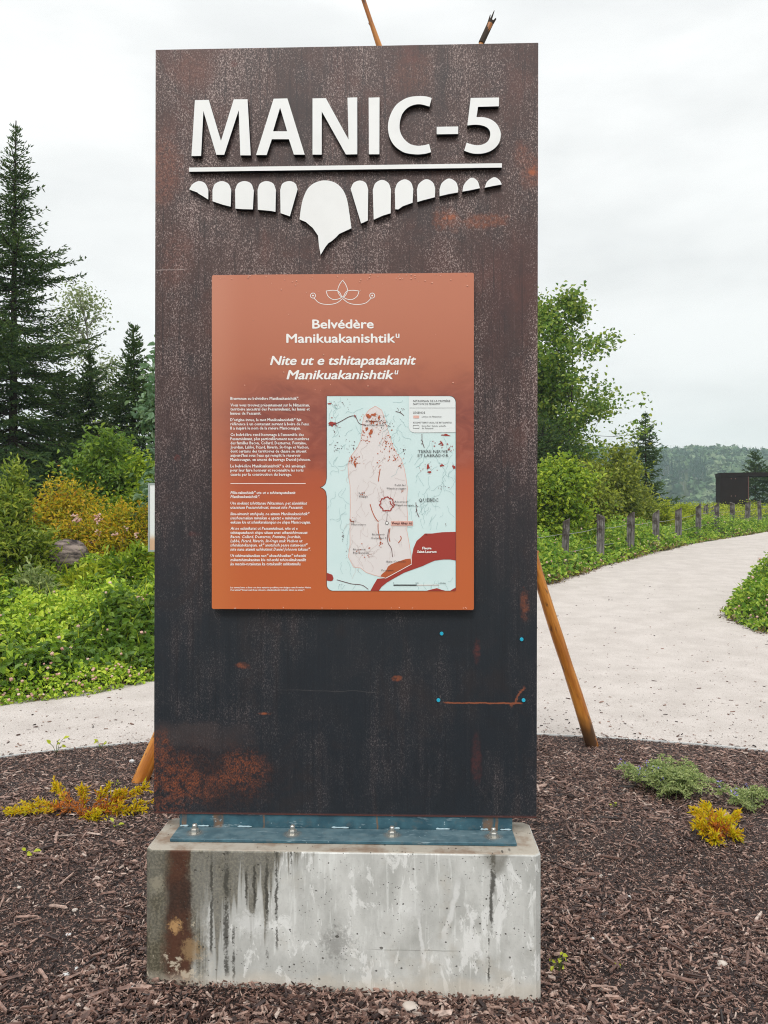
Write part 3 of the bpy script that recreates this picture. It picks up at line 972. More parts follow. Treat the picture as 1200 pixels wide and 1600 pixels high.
def litter():
    rng = np.random.default_rng(6)
    g = Geo()
    n = 14000
    x = rng.uniform(-5, 8, n * 3); y = 3.5 + 9 * rng.uniform(0, 1, n * 3) ** 1.7
    r = np.hypot(x - BED_C[0], y - BED_C[1])
    k = inside(PATH, x, y) & (r > BED_R + 0.02) & (rng.uniform(size=len(x)) < np.exp(-(r - BED_R) / 1.5) * 0.9 + 0.10)
    x, y = x[k][:n], y[k][:n]
    chips(g, x, y, gz(x, y) + 0.012, np.clip(0.0085 * np.exp(rng.normal(0, .65, len(x))), .004, .055), rng, True, tilt=0.1)
    m = 2600
    a = rng.uniform(math.radians(25), math.radians(155), m); r = BED_R + 0.008 + np.abs(rng.normal(0, 0.07, m)) * (0.5 + np.abs(snoise(a * 9, a * 3, 4)))
    chips(g, BED_C[0] + r * np.cos(a), BED_C[1] + r * np.sin(a), gz(BED_C[0] + r * np.cos(a), BED_C[1] + r * np.sin(a)) + 0.014, np.clip(0.011 * np.exp(rng.normal(0, .5, m)), .005, .05), rng, True, tilt=0.15)
    for line in ([(-6.0, 3.95), (-4.6, 4.85), (-3.7, 5.35), (-2.95, 5.80), (-2.45, 6.15), (-1.97, 6.60), (-1.4, 7.25)], [(2.30, 12.0), (2.95, 12.85), (4.2, 14.9), (5.72, 17.1), (8.2, 20.4)], [(5.6, 7.72), (4.6, 8.05), (4.25, 8.6), (4.28, 9.5), (4.78, 10.4), (5.5, 11.5)]):
        L_ = np.array(line); m = 1500
        i = rng.integers(0, len(L_) - 1, m); t = rng.uniform(0, 1, m)[:, None]
        Q = L_[i] * (1 - t) + L_[i + 1] * t + rng.normal(0, 0.10, (m, 2)) * (0.4 + 0.6 * snoise(L_[i][:, 0] * 3, t[:, 0] * 7, 2)[:, None] ** 2 + 0.2)
        k = np.hypot(Q[:, 0] - BED_C[0], Q[:, 1] - BED_C[1]) > BED_R + 0.03
        Q = Q[k]
        chips(g, Q[:, 0], Q[:, 1], gz(Q[:, 0], Q[:, 1]) + 0.014, np.clip(0.016 * np.exp(rng.normal(0, .6, len(Q))), .006, .07), rng, True, tilt=0.15)
    return g.build('path_litter', M_CHIP)


tag(litter(), 'small bark crumbs strewn over the pale path', kind='stuff')


def edging():
    g = Geo()
    aa = np.linspace(math.radians(20), math.radians(160), 150)
    V = []
    for a in aa:
        for r, top in ((BED_R - 0.004, 0), (BED_R - 0.004, 1), (BED_R + 0.004, 1), (BED_R + 0.004, 0)):
            x = BED_C[0] + r * math.cos(a); y = BED_C[1] + r * math.sin(a)
            V.append((x, y, float(gz(x, y)) + (0.026 + 0.003 * math.sin(a * 17) if top else -0.05)))
    F = []
    for i in range(len(aa) - 1):
        b = i * 4
        for j in range(4):
            F.append((b + j, b + 4 + j, b + 4 + (j + 1) % 4, b + (j + 1) % 4))
    g.add(V, F)
    return g.build('edging_strip', M_EDGE)


tag(edging(), 'thin pale metal edging strip curving between bark mulch and stone path', 'edging')


# ------------------------------------------------------------------ far hill forest and air
def forest():
    rng = np.random.default_rng(12)
    g = Geo()
    n = 9200
    y = rng.uniform(215, 556, n * 3) ** 1.0
    kx = rng.uniform(-0.85, 0.85, n * 3)
    x = kx * y
    px = 600 + kx * FPX
    clr = (px < 1094) & (px > 700) & (np.abs(y - (378 + 18 * np.sin(px / 60))) < 15)
    k = ~clr & ((kx > 0.26) | (rng.uniform(size=len(kx)) < 0.5))
    n = min(n, int(k.sum()))
    x, y, px = x[k][:n], y[k][:n], px[k][:n]
    z = gz(x, y)
    con = (snoise(x / 40, y / 40, 5) + rng.normal(0, 0.35, n)) > 0.55
    tall = (px < 1105) & (px > 700) & (y > 385) & (y < 440)
    for i in range(n):
        tl = tall[i]
        if con[i] or tl:
            H = rng.uniform(7, 11) * (1.3 if tl else 1.0)
            R = H * rng.uniform(0.13, 0.2)
            m = 34
            t = rng.uniform(0.42 if tl else 0.08, 1.0, m) ** 0.9
            a = rng.uniform(0, 2 * np.pi, m)
            c = np.stack([x[i] + 0 * a, y[i] + 0 * a, z[i] + H * t], -1)
            rad = R * (1.05 - t) * rng.uniform(0.6, 1.2, m)
            d = np.stack([np.cos(a) * rad, np.sin(a) * rad, -0.28 * rad], -1)
            s = np.stack([-np.sin(a), np.cos(a), 0 * a], -1) * (0.55 * rad)[:, None]
            up = np.zeros((m, 3)); up[:, 2] = 0.09 * H
            V = np.stack([c + up, c + d - s, c + d + s], 1).reshape(-1, 3)
            g.add(V, np.arange(m * 3).reshape(-1, 3), int(rng.choice([0, 0, 1])))
            if tl:
                tube(g, [(x[i], y[i], z[i] - 0.5), (x[i], y[i], z[i] + H * 0.6)], [0.28, 0.15], 3, 5, False)
        else:
            H = rng.uniform(6, 10.5)
            R = H * rng.uniform(0.24, 0.34)
            m = 44
            q = unit(rng.normal(size=(m, 3)))
            rr = rng.uniform(0.5, 1.0, m)[:, None]
            c = np.array([x[i], y[i], z[i] + H * 0.58]) + q * rr * np.array([R, R, H * 0.44])
            nrm = unit(q + rng.normal(0, 0.5, (m, 3)))
            A = unit(np.cross(nrm, rng.normal(size=(m, 3)))); B = np.cross(nrm, A)
            s = rng.uniform(0.6, 1.25, m)[:, None] * (R * 0.55)
            V = np.stack([c - A * s - B * s * .6, c + A * s - B * s * .5, c + B * s + nrm * s * .2], 1).reshape(-1, 3)
            g.add(V, np.arange(m * 3).reshape(-1, 3), int(rng.choice([1, 2, 2, 3, 3, 4])))
    return g.build('forest', M_FORESTS + [M_FTRUNK])


tag(forest(), 'mixed forest covering the hazy far hillside', kind='stuff')


def haze():
    m = bpy.data.materials.new('haze_air')
    m.use_nodes = True
    n = NT(m.node_tree)
    v = n.node('ShaderNodeVolumePrincipled')
    v.inputs['Color'].default_value = (0.76, 0.95, 0.985, 1)
    v.inputs['Density'].default_value = HAZE
    v.inputs['Anisotropy'].default_value = 0.0
    n.out(S(n, v.outputs[0]), 'Volume')
    g = Geo()
    box(g, -640, 640, -75, 680, -36, 72)
    o = g.build('haze', m)
    tag(o, 'thin damp air over the valley', kind='stuff')


HAZE = 0.00062
if HAZE > 0:
    haze()


# ------------------------------------------------------------------ the sign: concrete block, steel plate, letters, bracket
def prism(g, outline, w0, w1, fr=0, sd=1, holes=()):
    """outline in (u, z); w0 the front (towards the camera), w1 the back"""
    from mathutils.geometry import tessellate_polygon
    loops = [list(outline)] + [list(h) for h in holes]
    allp = [p for l in loops for p in l]
    tris = tessellate_polygon([[Vector((p[0], p[1], 0)) for p in l] for l in loops])
    n = len(allp)
    V = [(p[0], w0, p[1]) for p in allp] + [(p[0], w1, p[1]) for p in allp]
    g.add(V, [tuple(t) for t in tris], fr)
    g.add(V, [tuple(i + n for i in t) for t in tris], sd)
    b = 0
    F = []
    for l in loops:
        k = len(l)
        for i in range(k):
            F.append((b + i, b + (i + 1) % k, b + (i + 1) % k + n, b + i + n))
        b += k
    g.add(V, F, sd)


def cr(pts, k=5):
    """Catmull-Rom through the points"""
    P = [np.array(p, float) for p in pts]
    P = [2 * P[0] - P[1]] + P + [2 * P[-1] - P[-2]]
    out = []
    for i in range(1, len(P) - 2):
        for j in range(k):
            t = j / k
            a, b, c, d = P[i - 1:i + 3]
            out.append(tuple(0.5 * ((2 * b) + (c - a) * t + (2 * a - 5 * b + 4 * c - d) * t * t + (3 * b - a - 3 * c + d) * t ** 3)))
    out.append(tuple(P[-2]))
    return out


def footing():
    x0, x1, y0, y1, c = U(226.5, -0.147), U(846, -0.147), -0.147, 0.096, 0.016
    def ring(i, z, e=0.0):
        return [(x0 + c + i, y0 + i, z), (x1 - c - i, y0 + i, z), (x1 - i, y0 + c + i, z), (x1 - i, y1 - c - i, z), (x1 - c - i, y1 - i, z), (x0 + c + i, y1 - i, z), (x0 + i, y1 - c - i, z), (x0 + i, y0 + c + i, z)]
    g = Geo()
    R = [ring(0, -0.2), ring(0, 0.4225), ring(0.0055, 0.428)]
    V = [p for r in R for p in r]
    F = [(k * 8 + i, k * 8 + (i + 1) % 8, k * 8 + 8 + (i + 1) % 8, k * 8 + 8 + i) for k in (0, 1) for i in range(8)]
    g.polys(V, F + [tuple(range(16, 24))])
    return g.build('concrete_block', M_CONC)
block = footing()
block.location = (SO[0], SO[1], 0); block.rotation_euler = (0, 0, -YAW)
tag(block, 'low grey concrete footing block with rust and drip stains under the steel sign', 'concrete block')

sign = empty('monument_sign', (SO[0], SO[1], 0), -YAW)
tag(sign, 'tall rusty steel monument sign with white raised letters bolted to the concrete block', 'sign')
PU0, PU1, PZ0, PZ1 = uz(240, 1271)[0] + 0.001, uz(837, 1276)[0] + 0.003, 0.479, 2.939
SK = 0.0022                     # the plate stands a hair out of plumb
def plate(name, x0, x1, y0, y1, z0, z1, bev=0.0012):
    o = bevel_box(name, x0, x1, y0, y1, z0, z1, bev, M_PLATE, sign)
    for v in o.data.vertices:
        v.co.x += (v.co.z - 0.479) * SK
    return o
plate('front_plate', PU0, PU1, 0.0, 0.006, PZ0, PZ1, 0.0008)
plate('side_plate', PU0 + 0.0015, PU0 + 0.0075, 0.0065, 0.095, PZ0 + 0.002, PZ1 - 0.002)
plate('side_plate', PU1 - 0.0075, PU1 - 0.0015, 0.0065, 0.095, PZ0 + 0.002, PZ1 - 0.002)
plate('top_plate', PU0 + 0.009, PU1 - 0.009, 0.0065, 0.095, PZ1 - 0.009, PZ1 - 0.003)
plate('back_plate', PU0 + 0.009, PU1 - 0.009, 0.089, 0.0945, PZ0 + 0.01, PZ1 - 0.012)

WF = -0.0165                    # front face of the letters
def z4(pts): return [(285 + a / 4.3636, 140 + b / 4.3636) for a, b in pts]
def z5(pts): return [(540 + a / 4.6154, 140 + b / 4.6154) for a, b in pts]
def z6(pts): return [(285 + a / 4.6154, 250 + b / 4.6154) for a, b in pts]
def z7(pts): return [(540 + a / 4.6154, 250 + b / 4.6154) for a, b in pts]
def onsign(pts): return [uz(a, b, WF) for a, b in pts]


def relief(name, pts, holes=()):
    g = Geo()
    prism(g, onsign(pts), WF, -0.0015, 0, 1, [onsign(h) for h in holes])
    return g.build(name, [M_LETTER, M_LSIDE], sign)


relief('letter', z4([(62, 453), (85, 72), (180, 70), (263, 350), (350, 66), (444, 66), (466, 448), (395, 448), (384, 140), (285, 444), (231, 444), (143, 145), (127, 452)]))
relief('letter', z4([(502, 446), (622, 62), (716, 60), (834, 443), (760, 443), (726, 338), (610, 338), (574, 446)]), [z4([(618, 284), (714, 284), (666, 122)])])
relief('letter', [(488.3, 241.5), (488.3, 153.7), (509.1, 153.3), (544.6, 218), (542.9, 152.6), (558.2, 152.1), (558.2, 241), (540.5, 241.3), (502.7, 174), (502.7, 241.5)])
relief('letter', [(576, 152.6), (593, 152.1), (592.7, 241), (576.4, 241)])
relief('letter', z5(cr([(621, 60), (580, 49), (530, 46), (470, 52), (420, 70), (365, 110), (328, 170), (309, 230), (306, 285), (318, 345), (345, 395), (385, 432), (435, 457), (510, 467), (570, 463), (617, 451)])
                    + cr([(602, 391), (565, 401), (520, 405), (470, 394), (430, 365), (400, 320), (389, 270), (395, 215), (412, 170), (445, 133), (490, 111), (540, 106), (605, 122)])))
relief('dash', z5([(657, 268), (812, 266), (811, 320), (657, 322)]))
relief('letter', z5([(902, 60), (1107, 57), (1105, 120), (955, 124)] + cr([(944, 198), (1000, 200), (1050, 216), (1090, 248), (1113, 290), (1119, 330), (1108, 380), (1080, 418), (1040, 445), (985, 461), (930, 462), (895, 455), (855, 440)])
                    + cr([(873, 382), (905, 394), (950, 401), (995, 393), (1027, 370), (1042, 335), (1040, 300), (1022, 275), (990, 260), (940, 253), (878, 258)])))
g = Geo()
prism(g, onsign([(295.4, 261.8), (784.2, 255), (784.2, 261.8), (295.4, 268.3)]), WF, -0.0015)
g.build('underline_bar', [M_LETTER, M_LSIDE], sign)
for arc, rest in (
    (z6([(48, 212), (75, 172), (120, 152), (163, 168), (187, 215)]), z6([(186, 285), (150, 262), (117, 243), (108, 234)])),
    (z6([(217, 215), (235, 172), (285, 152), (332, 172), (352, 215)]), z6([(348, 336), (290, 322), (217, 297)])),
    (z6([(380, 215), (400, 170), (447, 152), (495, 170), (515, 220)]), z6([(508, 356), (430, 354), (382, 350)])),
    (z6([(542, 215), (560, 170), (607, 152), (655, 170), (674, 215)]), z6([(671, 374), (640, 367), (544, 359)])),
    (z6([(705, 215), (722, 170), (770, 152), (813, 168), (831, 210)]), z6([(775, 406), (740, 394), (708, 383)])),
    (z6([(845, 428), (853, 360), (870, 280), (905, 205), (960, 162), (1030, 147), (1100, 163), (1155, 212), (1187, 285), (1205, 390), (1219, 492)]),
     z6([(1130, 533), (1110, 555), (1080, 582), (1052, 600), (1030, 628), (997, 684), (985, 620), (978, 545), (940, 490), (890, 447)])),
    (z7([(36, 207), (58, 165), (103, 148), (145, 165), (163, 212)]), z7([(160, 436), (112, 458)])),
    (z7([(196, 215), (215, 167), (262, 143), (308, 165), (327, 212)]), z7([(325, 384), (270, 400), (203, 430)])),
    (z7([(355, 215), (375, 165), (425, 139), (470, 160), (488, 208)]), z7([(483, 308), (412, 333), (380, 356), (358, 355)])),
    (z7([(514, 212), (530, 170), (580, 138), (628, 160), (646, 205)]), z7([(644, 268), (560, 290), (518, 302)])),
    (z7([(677, 212), (695, 165), (745, 133), (795, 158), (812, 203)]), z7([(810, 234), (740, 246), (678, 261)])),
    (z7([(842, 228), (855, 175), (905, 128), (950, 150), (969, 203)]), z7([(900, 218)])),
    (z7([(1003, 200), (1022, 155), (1070, 124), (1108, 143), (1127, 176)]), z7([(1060, 188)])),
):
    relief('arch', cr(arc, 6) + rest)

# bracket: a blue angle whose upright leg goes up inside the plate
g = Geo()
bu0, bu1 = U(279.5), U(801)
box(g, bu0, bu1, 0.0075, 0.0175, 0.4284, 0.56)
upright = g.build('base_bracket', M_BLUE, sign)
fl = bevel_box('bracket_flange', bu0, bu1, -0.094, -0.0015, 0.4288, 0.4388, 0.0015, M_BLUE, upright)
for px in (304, 457, 612.5, 771):
    u = uz(px, 1302, -0.05)[0]
    g = Geo()
    lathe(g, (u, -0.048, 0.4382), [(0.0001, 0), (0.019, 0), (0.019, 0.0025), (0.010, 0.0028)], 20)
    lathe(g, (u, -0.048, 0.4408), [(0.0125, 0), (0.0135, 0.002), (0.0135, 0.011), (0.0115, 0.0125)], 6)
    lathe(g, (u, -0.048, 0.4533), [(0.0075, 0), (0.0075, 0.003), (0.0065, 0.0035), (0.0078, 0.004), (0.0078, 0.011), (0.006, 0.0135)], 14)
    g.build('anchor_bolt', M_ZINC, upright)
rng = random.Random(4)
for px0, px1 in ((281, 294), (309, 326), (371, 393), (518, 545), (681, 703), (609, 625), (751, 763), (782, 799)):
    a, b = U(px0), U(px1)
    g = Geo()
    n = 9
    pts = [(a + (b - a) * i / (n - 1), 0.0030 + rng.uniform(-.0008, .0008), 0.4392 + rng.uniform(0, .0008)) for i in range(n)]
    tube(g, pts, [0.0012] + [0.0030 + rng.uniform(-.0009, .0009) for _ in range(n - 2)] + [0.0012], 8)
    g.build('sealant_bead', M_CAULK, upright, True)
for px, py in ((690, 990), (815, 999), (685, 1094), (818, 1094)):
    u, z = uz(px, py)
    g = Geo()
    a = np.linspace(0, 2 * np.pi, 12, endpoint=False)
    rr = 0.0062
    V = [(u + rr * math.cos(t), -0.0005, z + rr * math.sin(t)) for t in a] + [(u + rr * .8 * math.cos(t), -0.0045, z + rr * .8 * math.sin(t)) for t in a]
    g.polys(V, [tuple(range(12, 24))] + [(i, (i + 1) % 12, 12 + (i + 1) % 12, 12 + i) for i in range(12)])
    g.build('screw_plug', M_PLUG, sign)


# ------------------------------------------------------------------ the printed board
BW = -0.030
BU, BZ = uz(535, 951.5, BW)
board = empty('information_board', (SO[0] + SU[0] * BU + SW[0] * BW, SO[1] + SU[1] * BU + SW[1] * BW, BZ), -YAW)
tag(board, 'orange brown bilingual information board with a map, fixed to the rusty steel sign', 'information board')


def B(px, py):
    u, z = uz(px, py, BW)
    return (u - BU, z - BZ)


def rounded(x0, x1, z0, z1, r, k=4):
    out = []
    for cx, cz, a0 in ((x1 - r, z1 - r, 0), (x0 + r, z1 - r, 90), (x0 + r, z0 + r, 180), (x1 - r, z0 + r, 270)):
        for i in range(k + 1):
            a = math.radians(a0 + 90 * i / k)
            out.append((cx + r * math.cos(a), cz + r * math.sin(a)))
    return out


bx0, bz0 = B(331, 951.5); bx1, bz1 = B(740.5, 426)
g = Geo()
prism(g, rounded(bx0, bx1, bz0, bz1, 0.006), 0.0, 0.010, 0, 1)
panel = g.build('board_panel', [M_BOARD, M_BSIDE], board)
for px, py in ((350, 447), (720, 445), (350, 935), (720, 935)):
    u, z = B(px, py)
    g = Geo(); box(g, u - 0.012, u + 0.012, 0.0102, 0.0298, z - 0.012, z + 0.012)
    g.build('spacer', M_LSIDE, board)

_cache = {}
def glyphs(body, shear=0.0, res=2):
    key = (body, shear, res)
    if key not in _cache:
        cu = bpy.data.curves.new('text', 'FONT')
        cu.body = body; cu.size = 1.0; cu.shear = shear; cu.resolution_u = res
        ob = bpy.data.objects.new('text', cu)
        COL.objects.link(ob)
        dg = bpy.context.evaluated_depsgraph_get()
        me = bpy.data.meshes.new_from_object(ob.evaluated_get(dg))
        n = len(me.vertices)
        co = np.zeros(n * 3, np.float32); me.vertices.foreach_get('co', co)
        F = [tuple(p.vertices) for p in me.polygons]
        bpy.data.objects.remove(ob); bpy.data.curves.remove(cu); bpy.data.meshes.remove(me)
        _cache[key] = (co.reshape(-1, 3)[:, :2], F)
    return _cache[key]


def text(g, body, p0, p1, cap, shear=0.0, bold=0.0, y=-0.0006, mi=0, res=2):
    """one line of lettering from pixel p0 (left end of the baseline) to p1 (right end), capital height in pixels"""
    V, F = glyphs(body, shear, res)
    if not len(F):
        return
    a = np.array(B(*p0)); b = np.array(B(*p1))
    x0, x1 = V[:, 0].min(), V[:, 0].max()
    sx = (b[0] - a[0]) / (x1 - x0)
    sz = cap / FPX * 2.43 / 0.69
    for k, (dx, dz) in enumerate(((0, 0), (bold, 0), (-bold, 0), (0, bold * .7), (0, -bold * .7)) if bold else ((0, 0),)):
        t = (V[:, 0] - x0) / (x1 - x0)
        P = np.stack([a[0] + (V[:, 0] - x0) * sx + dx, np.full(len(V), y - k * 0.00004), a[1] + (b[1] - a[1]) * t + V[:, 1] * sz + dz], -1)
        g.polys(P, F, mi)


# headings
def h2(x, y): return (320 + x / 2.7907, 420 + y / 2.79)
g = Geo()
text(g, 'Belvédère', h2(470, 260), h2(735, 259), 13.6, 0, 0.0011, res=4)
text(g, 'Manikuakanishtik', h2(357, 322), h2(829, 321), 13.6, 0, 0.0011, res=4)
text(g, 'u', h2(833, 301), h2(848, 301), 9.6, 0, 0.0005, res=4)
g.build('title', M_PRINT, board)
g = Geo()
text(g, 'Nite ut e tshitapatakanit', h2(286, 419), h2(920, 417), 13.8, 0.22, 0.0012, res=4)
text(g, 'Manikuakanishtik', h2(358, 481), h2(822, 480), 13.8, 0.22, 0.0012, res=4)
text(g, 'u', h2(828, 460), h2(844, 460), 9.4, 0.22, 0.0005, res=4)
g.build('subtitle', M_PRINT, board)


# the leaf emblem, drawn as narrow ribbons
def ribbon(g, pts, wpx, y=-0.0006, mi=0, closed=False):
    P = np.array([B(*p) for p in pts])
    w = wpx / FPX * 2.43 / 2
    T = np.gradient(P, axis=0)
    if closed:
        T[0] = T[-1] = P[1] - P[-2]
    T = T / (np.linalg.norm(T, axis=1)[:, None] + 1e-12)
    N = np.stack([-T[:, 1], T[:, 0]], -1)
    n = len(P)
    V = np.concatenate([P + N * w, P - N * w])
    i = np.arange(n - 1)[:, None]
    g.add(np.stack([V[:, 0], np.full(2 * n, y), V[:, 1]], -1), i + np.array([[0, 1, n + 1, n]]))


def disc(g, px, py, r, y=-0.0006, mi=0, k=14):
    P = [B(px + r * math.cos(t), py + r * math.sin(t)) for t in np.linspace(0, 2 * np.pi, k, endpoint=False)]
    g.add([(p[0], y, p[1]) for p in P], [tuple(range(k))], mi)


g = Geo()
def emb(pts, w=0.95): ribbon(g, [h2(*p) for p in cr(pts, 6)], w)
for s in (1, -1):
    m = lambda p: [(601 + s * (a - 601), b) for a, b in p]
    emb(m([(601, 50), (588, 68), (580, 92), (586, 112), (600, 127)]))
    emb(m([(600, 127), (585, 100), (560, 94), (529, 97)]))
    emb(m([(529, 97), (538, 120), (560, 134), (585, 131), (601, 121)]))
    emb(m([(601, 130), (575, 149), (538, 156), (500, 149), (476, 128)]))
    emb(m([(472 + 11 * math.cos(t), 117 + 11 * math.sin(t)) for t in np.linspace(0, 6.2832, 14)]))
    disc(g, *h2(601 + s * (472 - 601), 117), 1.3)
g.build('emblem', M_PRINT, board)


# running text
def h3(x, y): return (340 + x / 4.447, 600 + y / 4.444)
PARAS = (
    (0, ((101, 566, 'Bienvenue au belvédère Manikuakanishtikᵘ.'),)),
    (0, ((147, 640, 'Vous vous trouvez présentement sur le Nitassinan,'), (175, 640, 'territoire ancestral des Pessamiulnuat, les Innus et'), (204, 303, 'Innues de Pessamit.'))),
    (0, ((249, 582, "D'origine innue, le mot Manikuakanishtikᵘ fait"), (278, 637, "référence à un contenant servant à boire de l'eau."), (307, 577, 'Il a inspiré le nom de la rivière Manicouagan.'))),
    (0, ((352, 599, "Ce belvédère rend hommage à l'ensemble des"), (381, 635, 'Pessamiulnuat, plus particulièrement aux membres'), (410, 618, 'des familles Bacon, Collard, Desterres, Fontaine,'),
         (439, 635, 'Jourdain, Labbé, Picard, Riverin, St-Onge et Vachon,'), (467, 617, 'dont certains des territoires de chasse se situent'), (496, 578, "aujourd'hui sous l'eau qui remplit le réservoir"), (525, 646, 'Manicouagan, en amont du barrage Daniel-Johnson.'))),
    (0, ((570, 610, 'Le belvédère Manikuakanishtikᵘ a été aménagé'), (599, 597, 'pour leur faire honneur et reconnaître les torts'), (628, 515, 'causés par la construction du barrage.'))),
    (1, ((755, 541, 'Milu-takushinikᵘ ute ut e tshitatapatakanit'), (783, 293, 'Manikuakanishtikᵘ.'))),
    (1, ((828, 622, 'Ute mekuat tshititanau Nitassinan, pet alanishkat'), (857, 594, 'utassiuau Pessamiulnuat, innuat nite Pessamit.'))),
    (1, ((902, 638, 'Ilnu-aimunit utshipalu, ne aimun Manikuakanishtikᵘ'), (931, 578, 'issishuemakan minakan e apatat e mininanut'), (960, 646, 'eukuan kie ut ishinikatekanipan ne shipu Manicouagan.'))),
    (1, ((1003, 556, 'At ne eshinikatet ut Pessamiulnuat, nite ut e'), (1032, 625, 'tshitapatakanit shipu uluau anat uikanishimuauat'), (1061, 578, 'Bacon, Collard, Desterres, Fontaine, Jourdain,'),
         (1090, 590, 'Labbé, Picard, Riverin, St-Onge mak Vachon ut'), (1119, 625, 'ishinikatekanipan, ekᵘ anutshish passe natau-assiᵘ'), (1148, 645, 'nite nana atamit ushkutimit Daniel Johnson takuanᵘ.'))),
    (1, ((1192, 615, 'Ut tshimatakanikau nenᵘ akuashkuaikanᵘ tshetshi'), (1221, 615, 'miluatshimakanitau kie tshetshi tshisselitakuanilit'), (1250, 580, 'ka matshi-tutakutau ka tutakanilit ushkutimilu.'))),
)
for it, lines in PARAS:
    g = Geo()
    for yc, xr, s in lines:
        text(g, s, h3(90, yc + 9), h3(xr, yc + 9), 4.5, 0.2 * it, 0.00026, res=1)
    g.build('paragraph', M_PRINT, board)
g = Geo()
text(g, 'Les termes Innus et Ilnus sont deux variantes possibles pour désigner cette Première Nation.', h3(90, 1418), h3(651, 1418), 2.4, 0, 0.0002, res=1)
text(g, 'Peut atimatᵘ Innuat mak Ilnuat nishuait e ishinikatakaniht tshetshi takuat ne tutuanᵘ.', h3(90, 1435), h3(604, 1435), 2.4, 0.2, 0.0002, res=1)
g.build('footnote', M_PRINT, board)
g = Geo()
ribbon(g, [h3(90, 691), h3(350, 691), h3(612, 691)], 0.9)
g.build('divider_line', M_PRINT, board)


# map
def hm(x, y): return (500 + x / 4.572, 610 + y / 4.5714)
def poly(g, pts, y, mi=0):
    from mathutils.geometry import tessellate_polygon
    P = [B(*hm(*p)) for p in pts]
    t = tessellate_polygon([[Vector((p[0], p[1], 0)) for p in P]])
    g.add([(p[0], y, p[1]) for p in P], [tuple(q) for q in t], mi)


def arcpts(cx, cy, r, a0, a1, k=6):
    return [(cx + r * math.cos(math.radians(a)), cy + r * math.sin(math.radians(a))) for a in np.linspace(a0, a1, k)]


OUT = [(52, 40)] + arcpts(925, 85, 45, -90, 0) + [(970, 1425), (964, 1432)] + arcpts(93, 1387, 45, 90, 180) + cr([(48, 760), (40, 722), (22, 702), (2, 692)], 4) + cr([(2, 692), (22, 684), (40, 664), (48, 625)], 4) + [(48, 44)]
g = Geo(); poly(g, OUT, -0.0005)
mp = g.build('map', M_MAP, board)
g = Geo(); ribbon(g, [hm(*p) for p in OUT + OUT[:1]], 0.7, -0.0008)
g.build('map_outline', M_INK, mp)
PINK = [(395, 112), (440, 140), (462, 200), (480, 270), (500, 330), (520, 400), (548, 450), (580, 490), (600, 550), (612, 610), (625, 700), (618, 800), (627, 900), (620, 1000), (638, 1100), (655, 1215), (655, 1238),
        (470, 1340), (430, 1330), (390, 1320), (330, 1300), (290, 1268), (240, 1262), (203, 1190), (215, 1100), (214, 1000), (217, 800), (215, 680), (203, 600), (200, 540), (212, 480), (240, 445), (270, 405), (290, 360), (300, 300), (303, 240), (312, 190), (350, 140)]
g = Geo(); poly(g, PINK, -0.0009)
g.build('territory', M_MAPPINK, mp)
g = Geo(); ribbon(g, [hm(*p) for p in PINK + PINK[:1]], 0.8, -0.0012)
g.build('territory_outline', M_TAGPINK, mp)
# rivers: thin wandering lines, mostly running to the south
rv = np.random.default_rng(77)
ga, gb, gk, gr, go = Geo(), Geo(), Geo(), Geo(), Geo()
LEG = (632, 38, 972, 306)
def okpt(x, y): return 52 < x < 966 and 46 < y < 1426 and not (LEG[0] < x and y < LEG[3]) and not (y > 1000 and x > 655 + (1005 - y) * .5 and y < 1260) and not (y > 1240 and x > 330 and y - 1240 < 200 and abs((x - 360) * -0.45 + 1400 - y) < 90)
for i in range(230):
    x, y = rv.uniform(55, 960), rv.uniform(50, 1400)
    a = rv.normal(math.pi / 2 + (0.35 if y < 600 else 0), 0.5)
    pts = []
    for s in range(rv.integers(4, 14)):
        if not okpt(x, y): break
        pts.append((x, y))
        a += rv.normal(0, 0.45) - 0.15 * (a - math.pi / 2)
        x += 13 * math.cos(a); y += 13 * math.sin(a)
    if len(pts) < 3: continue
    pk = inside(PINK, np.array([pts[0][0]]), np.array([pts[0][1]]))[0]
    ribbon(gb if pk else ga, [hm(*p) for p in cr(pts, 2)], 0.35, -0.0014)
tag(ga.build('river', M_RIVER, mp), kind='stuff')


def blob(g, x, y, rx, ry, y_=-0.0018, k=11):
    rx *= 0.88; ry *= 0.88
    a = np.linspace(0, 2 * np.pi, k, endpoint=False)
    r = rv.uniform(0.28, 1.2, k)
    poly(g, [(min(max(x + rx * q * math.cos(t), 50), 968), min(max(y + ry * q * math.sin(t), 44), 1428)) for t, q in zip(a, r)], y_)


def spray(g, x, y, n, sx, sy, r):
    for _ in range(n):
        bx, by = rv.normal(x, sx), rv.normal(y, sy)
        if 55 < bx < 962 and 48 < by < 1420:
            blob(g, bx, by, r * rv.uniform(.4, 1.6), r * rv.uniform(.4, 1.6))
